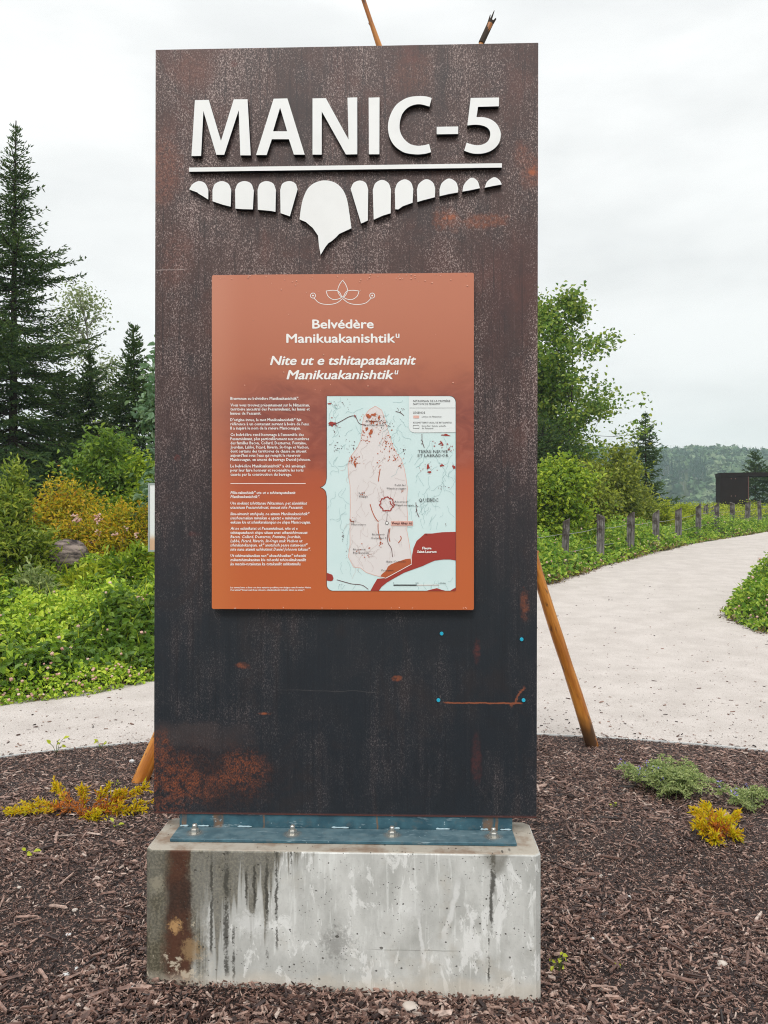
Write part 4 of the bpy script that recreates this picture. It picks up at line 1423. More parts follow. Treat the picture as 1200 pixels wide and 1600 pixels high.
# orange lakes inside the territory, dark ones outside
blob(go, 345, 180, 26, 24); blob(go, 385, 172, 30, 16); blob(go, 425, 190, 20, 24); blob(go, 370, 225, 24, 10); blob(go, 360, 305, 26, 34); blob(go, 335, 278, 18, 16); blob(go, 252, 528, 24, 20); blob(go, 228, 485, 16, 14)
spray(go, 380, 215, 34, 45, 25, 6); spray(go, 470, 390, 34, 40, 45, 6); spray(go, 530, 475, 20, 24, 22, 6); spray(go, 345, 330, 22, 30, 30, 6); spray(go, 245, 520, 20, 25, 25, 6); spray(go, 420, 540, 8, 25, 25, 5)
spray(go, 575, 545, 5, 8, 14, 6); spray(go, 310, 750, 8, 14, 12, 5); spray(go, 600, 722, 6, 10, 8, 5); spray(go, 230, 930, 8, 10, 14, 6); spray(go, 440, 1090, 8, 8, 18, 6); spray(go, 300, 1140, 8, 30, 20, 6); spray(go, 335, 1190, 5, 10, 10, 5)
blob(gr, 92, 240, 34, 26); blob(gr, 68, 95, 22, 14); blob(gr, 250, 185, 10, 14); blob(gr, 895, 318, 46, 14); blob(gr, 870, 375, 16, 24); blob(gr, 770, 540, 12, 30); blob(gr, 785, 585, 28, 10); blob(gr, 872, 535, 20, 14); blob(gr, 955, 550, 12, 26)
spray(gr, 855, 380, 18, 25, 20, 5); spray(gr, 920, 420, 14, 18, 14, 5); spray(gr, 770, 560, 16, 25, 20, 4); spray(gr, 90, 240, 10, 25, 15, 5)
spray(gk, 160, 85, 14, 40, 25, 4); spray(gk, 120, 400, 16, 20, 20, 4); spray(gk, 220, 400, 16, 22, 25, 4); spray(gk, 110, 290, 12, 15, 35, 4); spray(gk, 570, 140, 8, 15, 15, 3.5); spray(gk, 890, 690, 12, 25, 10, 4); spray(gk, 595, 420, 10, 15, 22, 4); spray(gk, 470, 235, 20, 22, 16, 4)
spray(gk, 730, 355, 6, 3, 25, 4); spray(gk, 165, 1045, 10, 4, 22, 4); spray(gk, 188, 1180, 6, 3, 40, 3); spray(gk, 760, 1032, 5, 6, 4, 4); spray(gk, 900, 960, 3, 2, 6, 3); spray(gk, 690, 860, 8, 8, 20, 3.5); spray(gk, 150, 1385, 3, 6, 3, 3)
for pts in ([(62, 250), (105, 242), (160, 215), (205, 190), (250, 184), (280, 235), (330, 250)], [(685, 800), (688, 850), (697, 885), (708, 905)], [(120, 1352), (190, 1372), (230, 1382), (300, 1390), (345, 1420)], [(492, 990), (483, 1040), (487, 1090), (510, 1130), (518, 1190)],
            [(728, 310), (730, 360), (745, 410)], [(540, 150), (575, 160), (600, 180)]):
    ribbon(gk, [hm(*p) for p in cr(pts, 4)], 0.9, -0.0019)
for pts in ([(358, 812), (372, 860), (395, 910), (418, 940)], [(500, 985), (492, 1040), (500, 1080)], [(575, 1040), (580, 1060), (560, 1090)], [(415, 950), (416, 1000), (430, 1070)], [(430, 560), (420, 620), (418, 650)]):
    ribbon(go, [hm(*p) for p in cr(pts, 4)], 1.3, -0.0017)
# ring shaped reservoir
ring = [(478 + (48 + 4 * math.sin(7 * t) + 2 * math.sin(13 * t)) * math.cos(t), 812 + (48 + 4 * math.sin(7 * t) + 2 * math.sin(13 * t)) * math.sin(t)) for t in np.linspace(0, 2 * np.pi, 60)]
ribbon(gr, [hm(*p) for p in ring], 1.6, -0.0019, closed=True)
for t in np.linspace(0, 6.1, 15):
    ribbon(gr, [hm(478 + r * math.cos(t), 812 + r * math.sin(t)) for r in (47, 52, 57)], 0.8, -0.0018)
ribbon(gr, [hm(*p) for p in [(500, 790), (505, 810), (520, 825)]], 1.6, -0.0018)
for dx in (-46, -20, 22, 46):
    ribbon(gb, [hm(478 + dx, 772), hm(478 + dx * 1.3, 735), hm(478 + dx * 1.5, 700)], 0.4, -0.0014)
tag(gb.build('river', M_RIVER2, mp), kind='stuff')
ribbon(gk, [hm(478, 862), hm(480, 890), hm(476, 938)], 0.6, -0.0019)
FL = [(360, 1431), (385, 1385), (410, 1345), (470, 1341), (655, 1241), (657, 1180), (668, 1125), (690, 1075), (725, 1045), (750, 1022), (800, 1022), (870, 1013), (969, 1010), (969, 1215), (930, 1207), (885, 1207), (820, 1215), (780, 1232), (730, 1255), (660, 1280), (600, 1302), (540, 1335), (480, 1370), (440, 1402), (420, 1431)]
g = Geo(); poly(g, FL, -0.0016); g.build('estuary', M_RED, mp)
poly(gr, [(49, 1302), (70, 1310), (88, 1316), (97, 1340), (92, 1356), (78, 1362), (49, 1358)], -0.0016)
poly(gr, [(760, 1431), (800, 1420), (835, 1412), (870, 1424), (900, 1431)], -0.0016); poly(gr, [(930, 1431), (950, 1418), (968, 1408), (968, 1431)], -0.0016)
RES = [(430, 1330), (442, 1312), (470, 1290), (485, 1258), (510, 1240), (560, 1222), (610, 1205), (650, 1200), (655, 1238), (470, 1340)]
g = Geo(); poly(g, RES, -0.0022); g.build('reserve', M_ORANGE, mp)
for q, m_ in ((gr, M_RED), (gk, M_DRED), (go, M_ORANGE)): tag(q.build('lake', m_, mp), kind='stuff')
g = Geo(); ribbon(g, [hm(*p) for p in [(430, 1331), (470, 1341), (655, 1240), (650, 1200)]], 0.9, -0.0025)
g.build('boundary_line', M_PRINT, mp)
g = Geo(); disc(g, *hm(478, 947), 2.4, -0.0022); g.build('location_dot', M_PRINT, mp)
g = Geo(); ribbon(g, [hm(478 + 11 * math.cos(t), 947 + 11 * math.sin(t)) for t in np.linspace(0, 6.2832, 16)], 0.6, -0.0025)
g.build('location_ring', M_INK, mp)
g = Geo(); ribbon(g, [hm(525, 1390), hm(600, 1390), hm(690, 1390)], 1.7, -0.0025)
g.build('scale_bar', M_INK, mp)
# legend
g = Geo(); poly(g, [(635, 43), (925, 43)] + arcpts(925, 87, 43, -90, 0, 5) + [(968, 300)] + arcpts(675, 262, 40, 90, 180, 5), -0.0020)
lg = g.build('legend_box', M_CREAM, mp)
for q in ([(508, 933), (664, 933), (664, 966), (508, 966)], [(667, 180), (708, 180), (708, 200), (667, 200)]):
    g = Geo(); poly(g, q, -0.0026); g.build('label_patch', M_TAGPINK, mp)
def mt(s, x0, x1, y, cap, bold=0.0, m=None, y_=-0.0032):
    g = Geo(); text(g, s, hm(x0, y), hm(x1, y), cap, 0.0, bold, y_, res=1)
    g.build('map_lettering', m or M_INK, mp)
g = Geo()
mt('NITASSINAN DE LA PREMIÈRE', 666, 930, 83, 3.0); mt('NATION DE PESSAMIT', 666, 860, 104, 3.0)
mt('LÉGENDE', 666, 750, 166, 3.0); mt('Limites du Nitassinan', 728, 868, 193, 2.4)
mt('RÉGIME TERRITORIAL DE BETSIAMITES', 666, 940, 236, 2.4); mt('Innu Assi : Limite actuelle', 728, 900, 259, 2.4); mt('de Pessamit', 728, 810, 276, 2.4)
ribbon(g, [hm(640, 126), hm(800, 126), hm(966, 126)], 0.4, -0.0026)
ribbon(g, [hm(666, 250), hm(708, 250), hm(708, 272), hm(666, 272), hm(666, 250)], 0.5, -0.0026)
mt('TERRE NEUVE', 700, 912, 446, 4.4); mt('ET LABRADOR', 698, 918, 475, 4.4); mt('QUÉBEC', 704, 845, 794, 5.0)
mt('Réservoir', 330, 440, 226, 3.0); mt('Caniapiscau', 312, 455, 253, 3.0)
mt('Petit lac', 535, 612, 682, 2.8); mt('Manicouagan', 478, 615, 706, 2.8); mt('Réservoir', 535, 628, 801, 2.8); mt('Manicouagan', 535, 668, 825, 2.8)
mt('Lac', 278, 320, 738, 2.8); mt('Plétipi', 280, 340, 764, 2.8); mt('Lac', 220, 255, 938, 2.8); mt('Manouane', 226, 328, 963, 2.8)
mt('Réservoir', 374, 464, 1034, 2.8); mt('Outardes 4', 364, 474, 1060, 2.8); mt('Réservoir', 238, 326, 1141, 2.8); mt('Pipmuacan', 238, 348, 1165, 2.8)
mt('Baie-Comeau', 476, 610, 1228, 2.8); mt('Pessamit', 440, 526, 1291, 2.8); mt('0', 522, 530, 1380, 2.2); mt('100', 684, 704, 1380, 2.2); mt('200 km', 855, 898, 1380, 2.2)
g.build('legend_line', M_INK, mp)
mt('Vous êtes ici', 512, 658, 957, 4.2, 0.0005, M_DRED)
mt('Fleuve', 732, 795, 1135, 3.8, 0.0005, M_PRINT); mt('Saint-Laurent', 695, 832, 1160, 3.8, 0.0005, M_PRINT)
g = Geo(); ribbon(g, [hm(692, 1390), hm(760, 1390), hm(850, 1390)], 0.7, -0.0025); g.build('scale_bar', M_TAGPINK, mp)

# rain drops clinging to the board
rd = np.random.default_rng(9)
g = Geo()
spots = [(rd.uniform(338, 735), 428 + abs(rd.normal(0, 8))) for _ in range(70)] + [(rd.uniform(338, 735), rd.uniform(430, 620)) for _ in range(22)] + [(rd.uniform(336, 736), 950 + rd.uniform(-1, 1)) for _ in range(16)]
for px, py in spots:
    u, z = B(px, py)
    r = rd.uniform(0.0008, 0.0024)
    a = np.linspace(0, 2 * np.pi, 8, endpoint=False)
    V = [(u + r * math.cos(t), -0.0001, z + r * 1.15 * math.sin(t)) for t in a] + [(u + r * .65 * math.cos(t), -r * .7, z - r * .15 + r * .7 * math.sin(t)) for t in a] + [(u, -r * .95, z - r * .2)]
    g.polys(V, [(i, (i + 1) % 8, 8 + (i + 1) % 8, 8 + i) for i in range(8)] + [(8 + i, 8 + (i + 1) % 8, 16) for i in range(8)])
tag(g.build('raindrops', M_DROP, board, True), kind='stuff')


# ------------------------------------------------------------------ pole tripod behind the sign
def pole(a, b, r0, r1, seed, parent, m=None, tip=False):
    m = m or M_POLE
    a = np.array(a, float); b = np.array(b, float)
    L = np.linalg.norm(b - a)
    rr = np.random.default_rng(seed)
    n = 26
    s = np.linspace(0, 1, n)
    d = (b - a) / L
    # built upright, then laid along its line, so the grain runs along the pole
    P = np.stack([0.012 * np.sin(s * 9 + seed) + 0.006 * np.sin(s * 23), 0.012 * np.cos(s * 7 + seed * 2), s * L], -1)
    R = r0 + (r1 - r0) * s + rr.normal(0, 0.0012, n)
    g = Geo()
    tube(g, P, R, 12)
    o = g.build('pole', m, parent, True)
    g2 = Geo()
    for k in range(14):
        t = rr.uniform(0.03, 0.99); th = rr.uniform(0, 6.28)
        i = int(t * (n - 1))
        c = P[i] + np.array([math.cos(th), math.sin(th), 0]) * R[i] * 0.9
        dd = np.array([math.cos(th), math.sin(th), 0.7])
        tube(g2, [c, c + dd * rr.uniform(0.006, 0.016)], [0.011, 0.006], 6)
    tag(g2.build('knot', M_POLE, o, True), kind='stuff')
    q = Vector(d).to_track_quat('Z', 'Y')
    o.location = a; o.rotation_mode = 'QUATERNION'; o.rotation_quaternion = q
    return o


tri = empty('pole_tripod', (0.2, 4.1, 0.0))
tag(tri, 'tripod of peeled orange wooden poles standing on the bark bed behind the steel sign', 'tripod')
T0 = np.array([0.2, 4.1, 0.0])
apex = np.array([0.24, 4.85, 3.58])
def through(foot, target_px, d):
    tp = at(*target_px, d)
    return tp
fa = np.array(on_ground(926, 4.72)); fa[2] = 0.0
ta = at(566, -20, 4.15)
pole(fa - T0, ta - T0, 0.038, 0.0140, 1, tri, M_POLEBARK)
fb = np.array(on_ground(213, 4.06)); fb[2] = 0.0
tb = at(764.5, 40, 4.45)
pb = pole(fb - T0, tb - T0, 0.042, 0.0145, 2, tri)
LB = float(np.linalg.norm(tb - fb))
g = Geo()
tube(g, [(0.012 * math.sin(9 + 2) + 0.006 * math.sin(23), 0.012 * math.cos(7 + 4), LB - 0.13), (0.012 * math.sin(9 + 2), 0.012 * math.cos(7 + 4), LB + 0.02)], [0.0170, 0.0175], 10)
for k in range(5):
    t = k * 1.3
    c = np.array([0.012 * math.sin(11) + 0.012 * math.cos(t), 0.012 * math.cos(11) + 0.012 * math.sin(t), LB + 0.01])
    tube(g, [c, c + np.array([0.01 * math.cos(t), 0.01 * math.sin(t), 0.03 + 0.016 * (k % 3)])], [0.007, 0.002], 4)
g.build('splintered_tip', M_BARK, pb)
def nearest(a, b, c, d):
    u, v = b - a, d - c
    A = np.array([[u @ u, -(u @ v)], [u @ v, -(v @ v)]]); r = np.array([(c - a) @ u, (c - a) @ v])
    s, t = np.linalg.solve(A, r)
    return (a + u * s + c + v * t) / 2
X0 = nearest(fa, ta, fb, tb)
fc = np.array([0.16, 3.25, 0.0])
pole(fc - T0, fc + (X0 + np.array([0.0, -0.03, 0.0]) - fc) * 1.09 - T0, 0.036, 0.018, 3, tri)
g = Geo()
for k in range(5):
    a = np.linspace(0, 2 * np.pi, 20)
    c = X0 - T0 + np.array([0.0, -0.01, -0.03 + 0.014 * k])
    tube(g, [c + np.array([0.048 * math.cos(t), 0.058 * math.sin(t), 0.012 * math.sin(t * 2 + k)]) for t in a], 0.006, 6)
g.build('lashing_rope', M_STEM, tri)

# ------------------------------------------------------------------ trees
def spruce(name, loc, H, R, seed, label, m=M_SPRUCE, low=0.05, step=0.22, tuft=0.11, per=6, prof=0.85, ragged=0.35, group=None, twig=1.0):
    rr = np.random.default_rng(seed)
    root = empty(name, loc)
    tag(root, label, 'tree', group)
    g = Geo()
    s = np.linspace(0, 1, 12)
    lean = rr.normal(0, 0.01, 2) * H
    P = np.stack([lean[0] * s ** 2, lean[1] * s ** 2, s * H], -1); P[0, 2] = -0.3
    tube(g, P, 0.012 * H * (1.05 - s) + 0.006, 7)
    PP, DD = [], []
    z = low * H
    while z < H * 0.985:
        t = z / H
        k = per if t < 0.9 else max(3, per - 2)
        a0 = rr.uniform(0, 6.28)
        for j in range(k):
            L = R * (1 - t) ** prof * (1 + ragged * rr.uniform(-1, 0.8)) + 0.05
            L *= 0.72 + 0.5 * (0.5 + 0.5 * math.sin(z * 2.9 + seed)) ** 1.5
            L = max(L, 0.12 * (1 - t) ** 0.6)
            if t < 0.15: L *= 0.75 + t
            az = a0 + j * 6.283 / k + rr.normal(0, 0.25)
            zz = z + rr.uniform(-0.5, 0.5) * step
            up = 0.75 * t - 0.28 + rr.normal(0, 0.10)
            n = max(3, int(L / 0.09))
            q = np.linspace(0, 1, n)
            hd = np.array([math.cos(az), math.sin(az), 0])
            c0 = np.array([lean[0] * t * t, lean[1] * t * t, zz])
            C = c0 + np.outer(q * L, hd)
            C[:, 2] += L * (up * q - 0.25 * q + 0.28 * q ** 2.2)
            if L > 0.35:
                tube(g, C[::max(1, n // 4)], np.linspace(0.010 + 0.006 * L, 0.004, len(C[::max(1, n // 4)])), 4, 0, False)
            T = unit(np.gradient(C, axis=0))
            side = np.cross(hd, [0, 0, 1.0])
            PP.append(C); DD.append(T + rr.normal(0, 0.25, T.shape))
            for i in range(n):
                if q[i] < 0.12 and L > 0.5: continue
                tl = (0.42 * L * (1 - q[i]) ** 0.8 + 0.05) * rr.uniform(0.6, 1.15) * twig
                for sgn in (1, -1):
                    if rr.uniform() < 0.12: continue
                    d = unit(T[i] * 0.75 + side * sgn * 0.8 + np.array([0, 0, -0.16 + rr.normal(0, 0.14)]))
                    m_ = max(1, int(tl / (tuft * 0.36)))
                    u = (np.arange(m_) + rr.uniform(0, 0.6)) / m_ * tl
                    PP.append(C[i] + np.outer(u, d)); DD.append(np.tile(d, (m_, 1)) + rr.normal(0, 0.42, (m_, 3)))
        z += step * (1.15 - 0.5 * t)
    P = np.concatenate(PP); D = np.concatenate(DD)
    top = np.array([[lean[0], lean[1], H * 0.93 + 0.07 * H * w] for w in np.linspace(0, 0.7, 5)])
    P = np.concatenate([P, top]); D = np.concatenate([D, np.tile([0, 0, 1.0], (5, 1))])
    c = Geo()
    hi = np.clip((P[:, 2] / H - 0.82) / 0.18, 0, 1)
    D = unit(D); D[:, 2] += 1.1 * hi
    rhomb_cloud(c, P, D, tuft * rr.uniform(0.6, 1.25, len(P)) * (1 - 0.45 * hi), tuft * 0.25 * (1 - 0.35 * hi), rr)
    g.build('trunk', M_BARK, root)
    c.build('crown', m, root)
    return root


def broadleaf(name, loc, H, R, seed, label, m, leaf=0.09, nl=26000, bark=M_PALEBARK, base=0.2, stems=1, sigma=0.2, limbs=16, cat='tree', upness=0.9, parts=('trunk', 'crown'), aspect=0.7, group=None, full=0.5):
    rr = np.random.default_rng(seed)
    root = empty(name, loc)
    tag(root, label, cat, group)
    g = Geo()
    tips = []
    for st in range(stems):
        a = rr.uniform(0, 6.28); off = 0.0 if stems == 1 else rr.uniform(0.2, 0.55) * R
        h = H * (1 if st == 0 else rr.uniform(0.6, 0.95))
        s = np.linspace(0, 1, 9)
        w = rr.normal(0, 0.03 * H, 4)
        P = np.stack([off * math.cos(a) * s ** 0.8 + w[0] * np.sin(s * 4) * s, off * math.sin(a) * s ** 0.8 + w[1] * np.sin(s * 3.1) * s, h * s * 0.96], -1)
        P[0, 2] = -0.3
        r0 = 0.011 * H / math.sqrt(stems)
        tube(g, P, r0 * (1.08 - s), 7)
        tips.append(P[-3:])
        for k in range(max(3, limbs // stems)):
            t = base + (0.97 - base) * (k + rr.uniform(0, 1)) / max(3, limbs // stems)
            i = t * 8; i0 = min(int(i), 7); p = P[i0] + (P[i0 + 1] - P[i0]) * (i - i0)
            prof = math.sin(math.pi * min(1, (t - base) / (1 - base) * 0.78 + full * 0.32)) ** 0.7
            L = R * max(0.15, prof) * rr.uniform(0.6, 1.1)
            az = rr.uniform(0, 6.28) + k * 2.4
            d = unit(np.array([math.cos(az), math.sin(az), upness * rr.uniform(0.5, 1.2)]))
            q = np.linspace(0, 1, 6)
            C = p + np.outer(q * L, d); C[:, 2] += L * 0.12 * np.sin(q * 3) - 0.1 * L * q ** 2
            C += rr.normal(0, 0.03 * L, C.shape) * q[:, None]
            tube(g, C, r0 * 0.4 * (1.05 - t * 0.6) * (1.05 - q * 0.8), 5, 0, False)
            tips.append(C[2:])
            for j in range(6):
                u = rr.uniform(0.3, 1.0); b = C[0] + (C[-1] - C[0]) * u
                b = C[min(5, int(u * 5))]
                d2 = unit(d * 0.7 + rr.normal(0, 0.55, 3) + np.array([0, 0, 0.15]))
                l2 = L * rr.uniform(0.25, 0.5)
                E = b + np.outer(np.linspace(0, 1, 4) * l2, d2)
                tube(g, E, [r0 * 0.14, r0 * 0.1, r0 * 0.07, r0 * 0.04], 3, 0, False)
                tips.append(E[1:]); 
    T = np.concatenate(tips)
    # leaves in uneven clumps round the twigs
    wgt = rr.uniform(0.1, 1, len(T)) ** 1.4; wgt /= wgt.sum()
    idx = rr.choice(len(T), nl, p=wgt)
    Q = T[idx] + rr.normal(0, sigma, (nl, 3)) * np.array([1, 1, 0.75])
    Q[:, 2] = np.maximum(Q[:, 2], 0.05)
    c = Geo()
    leaf_cloud(c, Q, leaf, rr, aspect, 0.7)
    g.build(parts[0], bark, root)
    c.build(parts[1], m, root)
    return root


def bush(name, loc, rx, ry, H, seed, label, m, nl=9000, leaf=0.07, aspect=0.4, stem=M_STEM, upright=0.6, cat='shrub', group=None, nst=26, spires=()):
    """many stems fanning from the ground, leaves along them"""
    rr = np.random.default_rng(seed)
    root = empty(name, loc); tag(root, label, cat, group)
    g = Geo(); Q, Dn = [], []
    for k in range(nst):
        a = rr.uniform(0, 6.28); r = math.sqrt(rr.uniform(0, 1))
        h = H * (1 - 0.45 * r * r) * rr.uniform(0.65, 1.05)
        b = np.array([0.35 * rx * r * math.cos(a), 0.35 * ry * r * math.sin(a), -0.1])
        e = np.array([rx * r * math.cos(a), ry * r * math.sin(a), h])
        q = np.linspace(0, 1, 7)
        C = b + np.outer(q, e - b); C[:, 2] = b[2] + (h - b[2]) * q ** (0.75)
        C += rr.normal(0, 0.04 * H, C.shape) * q[:, None]
        tube(g, C, (0.006 + 0.006 * H) * (1.1 - q), 4, 0, False)
        tw = [C]
        for j in range(7):
            i = rr.integers(1, 6)
            d = unit(np.array([rr.normal(0, 1), rr.normal(0, 1), upright + rr.uniform(0, .6)])) * H * rr.uniform(0.12, 0.3)
            E = C[i] + np.outer(np.linspace(0, 1, 5), d)
            tube(g, E[::2], [0.004, 0.003, 0.002], 3, 0, False); tw.append(E)
        Q.append(np.concatenate(tw)); Dn.append(np.concatenate([np.gradient(t, axis=0) for t in tw]))
    for (sx, sy, sh) in spires:
        q = np.linspace(0, 1, 14)
        C = np.stack([sx + 0.03 * q, sy + 0 * q, sh * q], -1)
        tube(g, C, 0.008 * (1.1 - q), 4, 0, False)
        for rep in range(4): Q.append(C[6:]); Dn.append(np.gradient(C, axis=0)[6:])
    Q = np.concatenate(Q); Dn = np.concatenate(Dn)
    wgt = (0.15 + np.clip(Q[:, 2] / H, 0, 1.2)) * rr.uniform(0.2, 1, len(Q)); wgt /= wgt.sum()
    idx = rr.choice(len(Q), nl, p=wgt)
    P = Q[idx] + rr.normal(0, 0.035 * (rx + H), (nl, 3))
    P[:, 2] = np.maximum(P[:, 2], 0.03)
    c = Geo()
    leaf_cloud(c, P, leaf, rr, aspect, 0.6, D=unit(Dn[idx]) * 0.8 + rr.normal(0, 0.6, (nl, 3)))
    g.build('stems', stem, root)
    c.build('foliage', m, root)
    return root


def ball_cloud(g, P, r, rr, mi=0):
    """small faceted blossoms"""
    t = (1 + 5 ** 0.5) / 2
    V0 = unit(np.array([(-1, t, 0), (1, t, 0), (-1, -t, 0), (1, -t, 0), (0, -1, t), (0, 1, t), (0, -1, -t), (0, 1, -t), (t, 0, -1), (t, 0, 1), (-t, 0, -1), (-t, 0, 1)], float))
    F0 = np.array([(0, 11, 5), (0, 5, 1), (0, 1, 7), (0, 7, 10), (0, 10, 11), (1, 5, 9), (5, 11, 4), (11, 10, 2), (10, 7, 6), (7, 1, 8), (3, 9, 4), (3, 4, 2), (3, 2, 6), (3, 6, 8), (3, 8, 9), (4, 9, 5), (2, 4, 11), (6, 2, 10), (8, 6, 7), (9, 8, 1)])
    n = len(P)
    R = (r * rr.uniform(0.6, 1.25, n))[:, None, None]
    V = P[:, None] + V0[None] * R * rr.uniform(0.8, 1.2, (n, 12, 1))
    g.add(V.reshape(-1, 3), (np.arange(n)[:, None, None] * 12 + F0[None]).reshape(-1, 3), mi)


def cover(name, polygon, hmax, n, leaf, seed, m, label, aspect=0.6, edge=0.5, hum=1.6, flowers=0, fl_r=0.014, fl_low=True, dry=0, weight=None, stems=True, blades=0, hfun=None, mblade=M_LIME, dark=None):
    rr = np.random.default_rng(seed)
    p = np.array(polygon)
    lo, hi = p.min(0), p.max(0)
    x = rr.uniform(lo[0], hi[0], n * 6); y = rr.uniform(lo[1], hi[1], n * 6)
    k = inside(p, x, y)
    if weight is not None:
        k &= rr.uniform(size=len(x)) < weight(x, y)
    x, y = x[k][:n], y[k][:n]
    n = len(x)
    d = edge_dist(p, x, y)
    h = hmax * (0.60 + 0.45 * snoise(x * hum, y * hum, seed) + 0.30 * snoise(x * hum * 3.3, y * hum * 3.3, seed + 1)) * np.clip(d / edge, 0.05, 1) ** 0.55
    if hfun is not None: h = h * hfun(x, y)
    h = np.maximum(h, 0.04)
    f = 1 - np.abs(rr.normal(0, 0.30, n)); f = np.clip(f, 0.02, 1.05)
    P = np.stack([x, y, gz(x, y) + h * f], -1)
    g = Geo()
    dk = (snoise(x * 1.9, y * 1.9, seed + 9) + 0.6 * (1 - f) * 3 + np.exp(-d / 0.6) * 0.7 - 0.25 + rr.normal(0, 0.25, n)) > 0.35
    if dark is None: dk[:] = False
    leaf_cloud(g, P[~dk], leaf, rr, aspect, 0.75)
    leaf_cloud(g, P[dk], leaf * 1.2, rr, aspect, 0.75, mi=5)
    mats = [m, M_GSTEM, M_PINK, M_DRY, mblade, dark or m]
    if stems:
        q = rr.choice(n, n // 9, replace=False)
        rhomb_cloud(g, np.stack([x[q], y[q], gz(x[q], y[q])], -1), np.stack([rr.normal(0, .25, len(q)), rr.normal(0, .25, len(q)), np.ones(len(q))], -1), np.maximum(h[q], .05), 0.008, rr, 1, False)
    if flowers:
        w = (np.exp(-d / 0.35) + 0.10) if fl_low else np.ones(n)
        q = rr.choice(n, flowers, p=w / w.sum(), replace=False)
        ball_cloud(g, np.stack([x[q], y[q], gz(x[q], y[q]) + h[q] * rr.uniform(0.75, 1.12, flowers) + 0.012], -1), fl_r, rr, 2)
    if dry:
        w = np.exp(-d / 0.12) + 0.01
        q = rr.choice(n, dry, p=w / w.sum())
        leaf_cloud(g, np.stack([x[q] + rr.normal(0, .06, dry), y[q] + rr.normal(0, .06, dry), gz(x[q], y[q]) + h[q] * rr.uniform(0.05, 0.6, dry) + 0.01], -1), leaf * 0.9, rr, 0.5, 0.6, mi=3)
    if blades:
        q = rr.choice(n, blades)
        rhomb_cloud(g, np.stack([x[q], y[q], gz(x[q], y[q]) + h[q] * 0.4], -1), np.stack([rr.normal(0, .35, blades), rr.normal(0, .35, blades), np.ones(blades)], -1), np.maximum(h[q] * rr.uniform(0.5, 1.1, blades), .08), 0.012, rr, 4, False)
    o = g.build(name, mats)
    tag(o, label, kind='stuff')
    return o


# left side, from far to near
gL = 'spruces behind the left flower bank'
def px_tree(px, d): return on_ground(px, d)
spruce('spruce_tree', px_tree(20, 17.5), 1.45 + 614 / 1200 * 17.5 - 0.47, 2.55, 1, 'tallest dark spruce with long uneven branches left of the steel sign', low=0.06, step=0.19, tuft=0.125, per=8, prof=1.0, ragged=0.6, twig=0.95)
spruce('spruce_tree', px_tree(96, 21), 1.45 + 222 / 1200 * 21 - 0.62, 1.6, 2, 'broad dark spruce low between the tallest spruce and the pale aspen', low=0.03, step=0.2, tuft=0.16, per=9, prof=0.7)
spruce('spruce_tree', px_tree(137, 20), 1.45 + 250 / 1200 * 20 - 0.58, 1.45, 3, 'narrow topped young spruce in front of the pale aspen', low=0.03, step=0.18, tuft=0.16, per=9, prof=0.95, ragged=0.25)
spruce('spruce_tree', px_tree(211, 19), 1.45 + 292 / 1200 * 19 - 0.54, 1.7, 4, 'dense dark spruce with pointed top close to the left edge of the steel sign', low=0.03, step=0.17, tuft=0.16, per=9, prof=1.0, ragged=0.25)
spruce('spruce_tree', px_tree(-75, 20), 8.0, 2.4, 6, 'spruce at the far left edge, half out of the picture', low=0.03, step=0.30, tuft=0.15, per=6, prof=0.6)
spruce('spruce_tree', px_tree(52, 27), 1.45 + 110 / 1200 * 27 - 0.85, 2.4, 7, 'dark spruce filling the gap behind the tallest spruce', low=0.02, step=0.30, tuft=0.17, per=7, prof=0.5)
spruce('spruce_tree', px_tree(175, 27), 1.45 + 140 / 1200 * 27 - 0.85, 2.4, 8, 'dark spruce behind the green shrub and the young spruces', low=0.02, step=0.30, tuft=0.17, per=7, prof=0.5)
broadleaf('aspen_tree', px_tree(143, 23), 1.45 + 352 / 1200 * 23 - 0.7, 1.45, 21, 'tall airy pale leaved aspen between the spruces', M_ASPEN, 0.085, 4200, M_PALEBARK, 0.15, 1, 0.22, 30, full=0.3)
broadleaf('maple_tree', px_tree(262, 12.5), 1.45 + 275 / 1200 * 12.5 - 0.27, 0.55, 22, 'young bluish green tree showing along the left edge of the steel sign', M_BLUELEAF, 0.12, 3400, M_BARK, 0.05, 1, 0.14, 20, aspect=0.62, full=0.9)
broadleaf('green_shrub', px_tree(178, 14.5), 2.75, 1.0, 23, 'rounded mid green shrub below the spruces and left of the steel sign', M_SHRUB, 0.095, 10500, M_STEM, 0.04, 5, 0.17, 30, 'shrub', parts=('stems', 'foliage'), aspect=0.5, full=0.9)
broadleaf('green_shrub', px_tree(228, 13.6), 2.2, 0.8, 24, 'light green shrub beside the small white trail panel', M_BRIGHT, 0.085, 6000, M_STEM, 0.04, 5, 0.14, 22, 'shrub', parts=('stems', 'foliage'), aspect=0.45, full=0.9)
bush('spirea_bush', px_tree(95, 12.8), 0.75, 0.5, 1.80, 31, 'orange tinged spirea bush behind the willow and left of the boulder', M_SPIREA, 6000, 0.07, 0.36)
bush('spirea_bush', px_tree(150, 12.2), 0.85, 0.5, 1.40, 32, 'yellow and orange spirea bush directly behind the boulder', M_SPIREA, 7000, 0.065, 0.36)
bush('spirea_bush', px_tree(205, 12.0), 0.8, 0.5, 1.40, 33, 'golden spirea bush with pink heads beside the small white trail panel', M_SPIREA, 6500, 0.065, 0.36)
bush('spirea_bush', px_tree(22, 13.0), 0.75, 0.5, 1.50, 34, 'golden spirea bush at the left edge behind the willow', M_SPIREA, 5000, 0.07, 0.36)
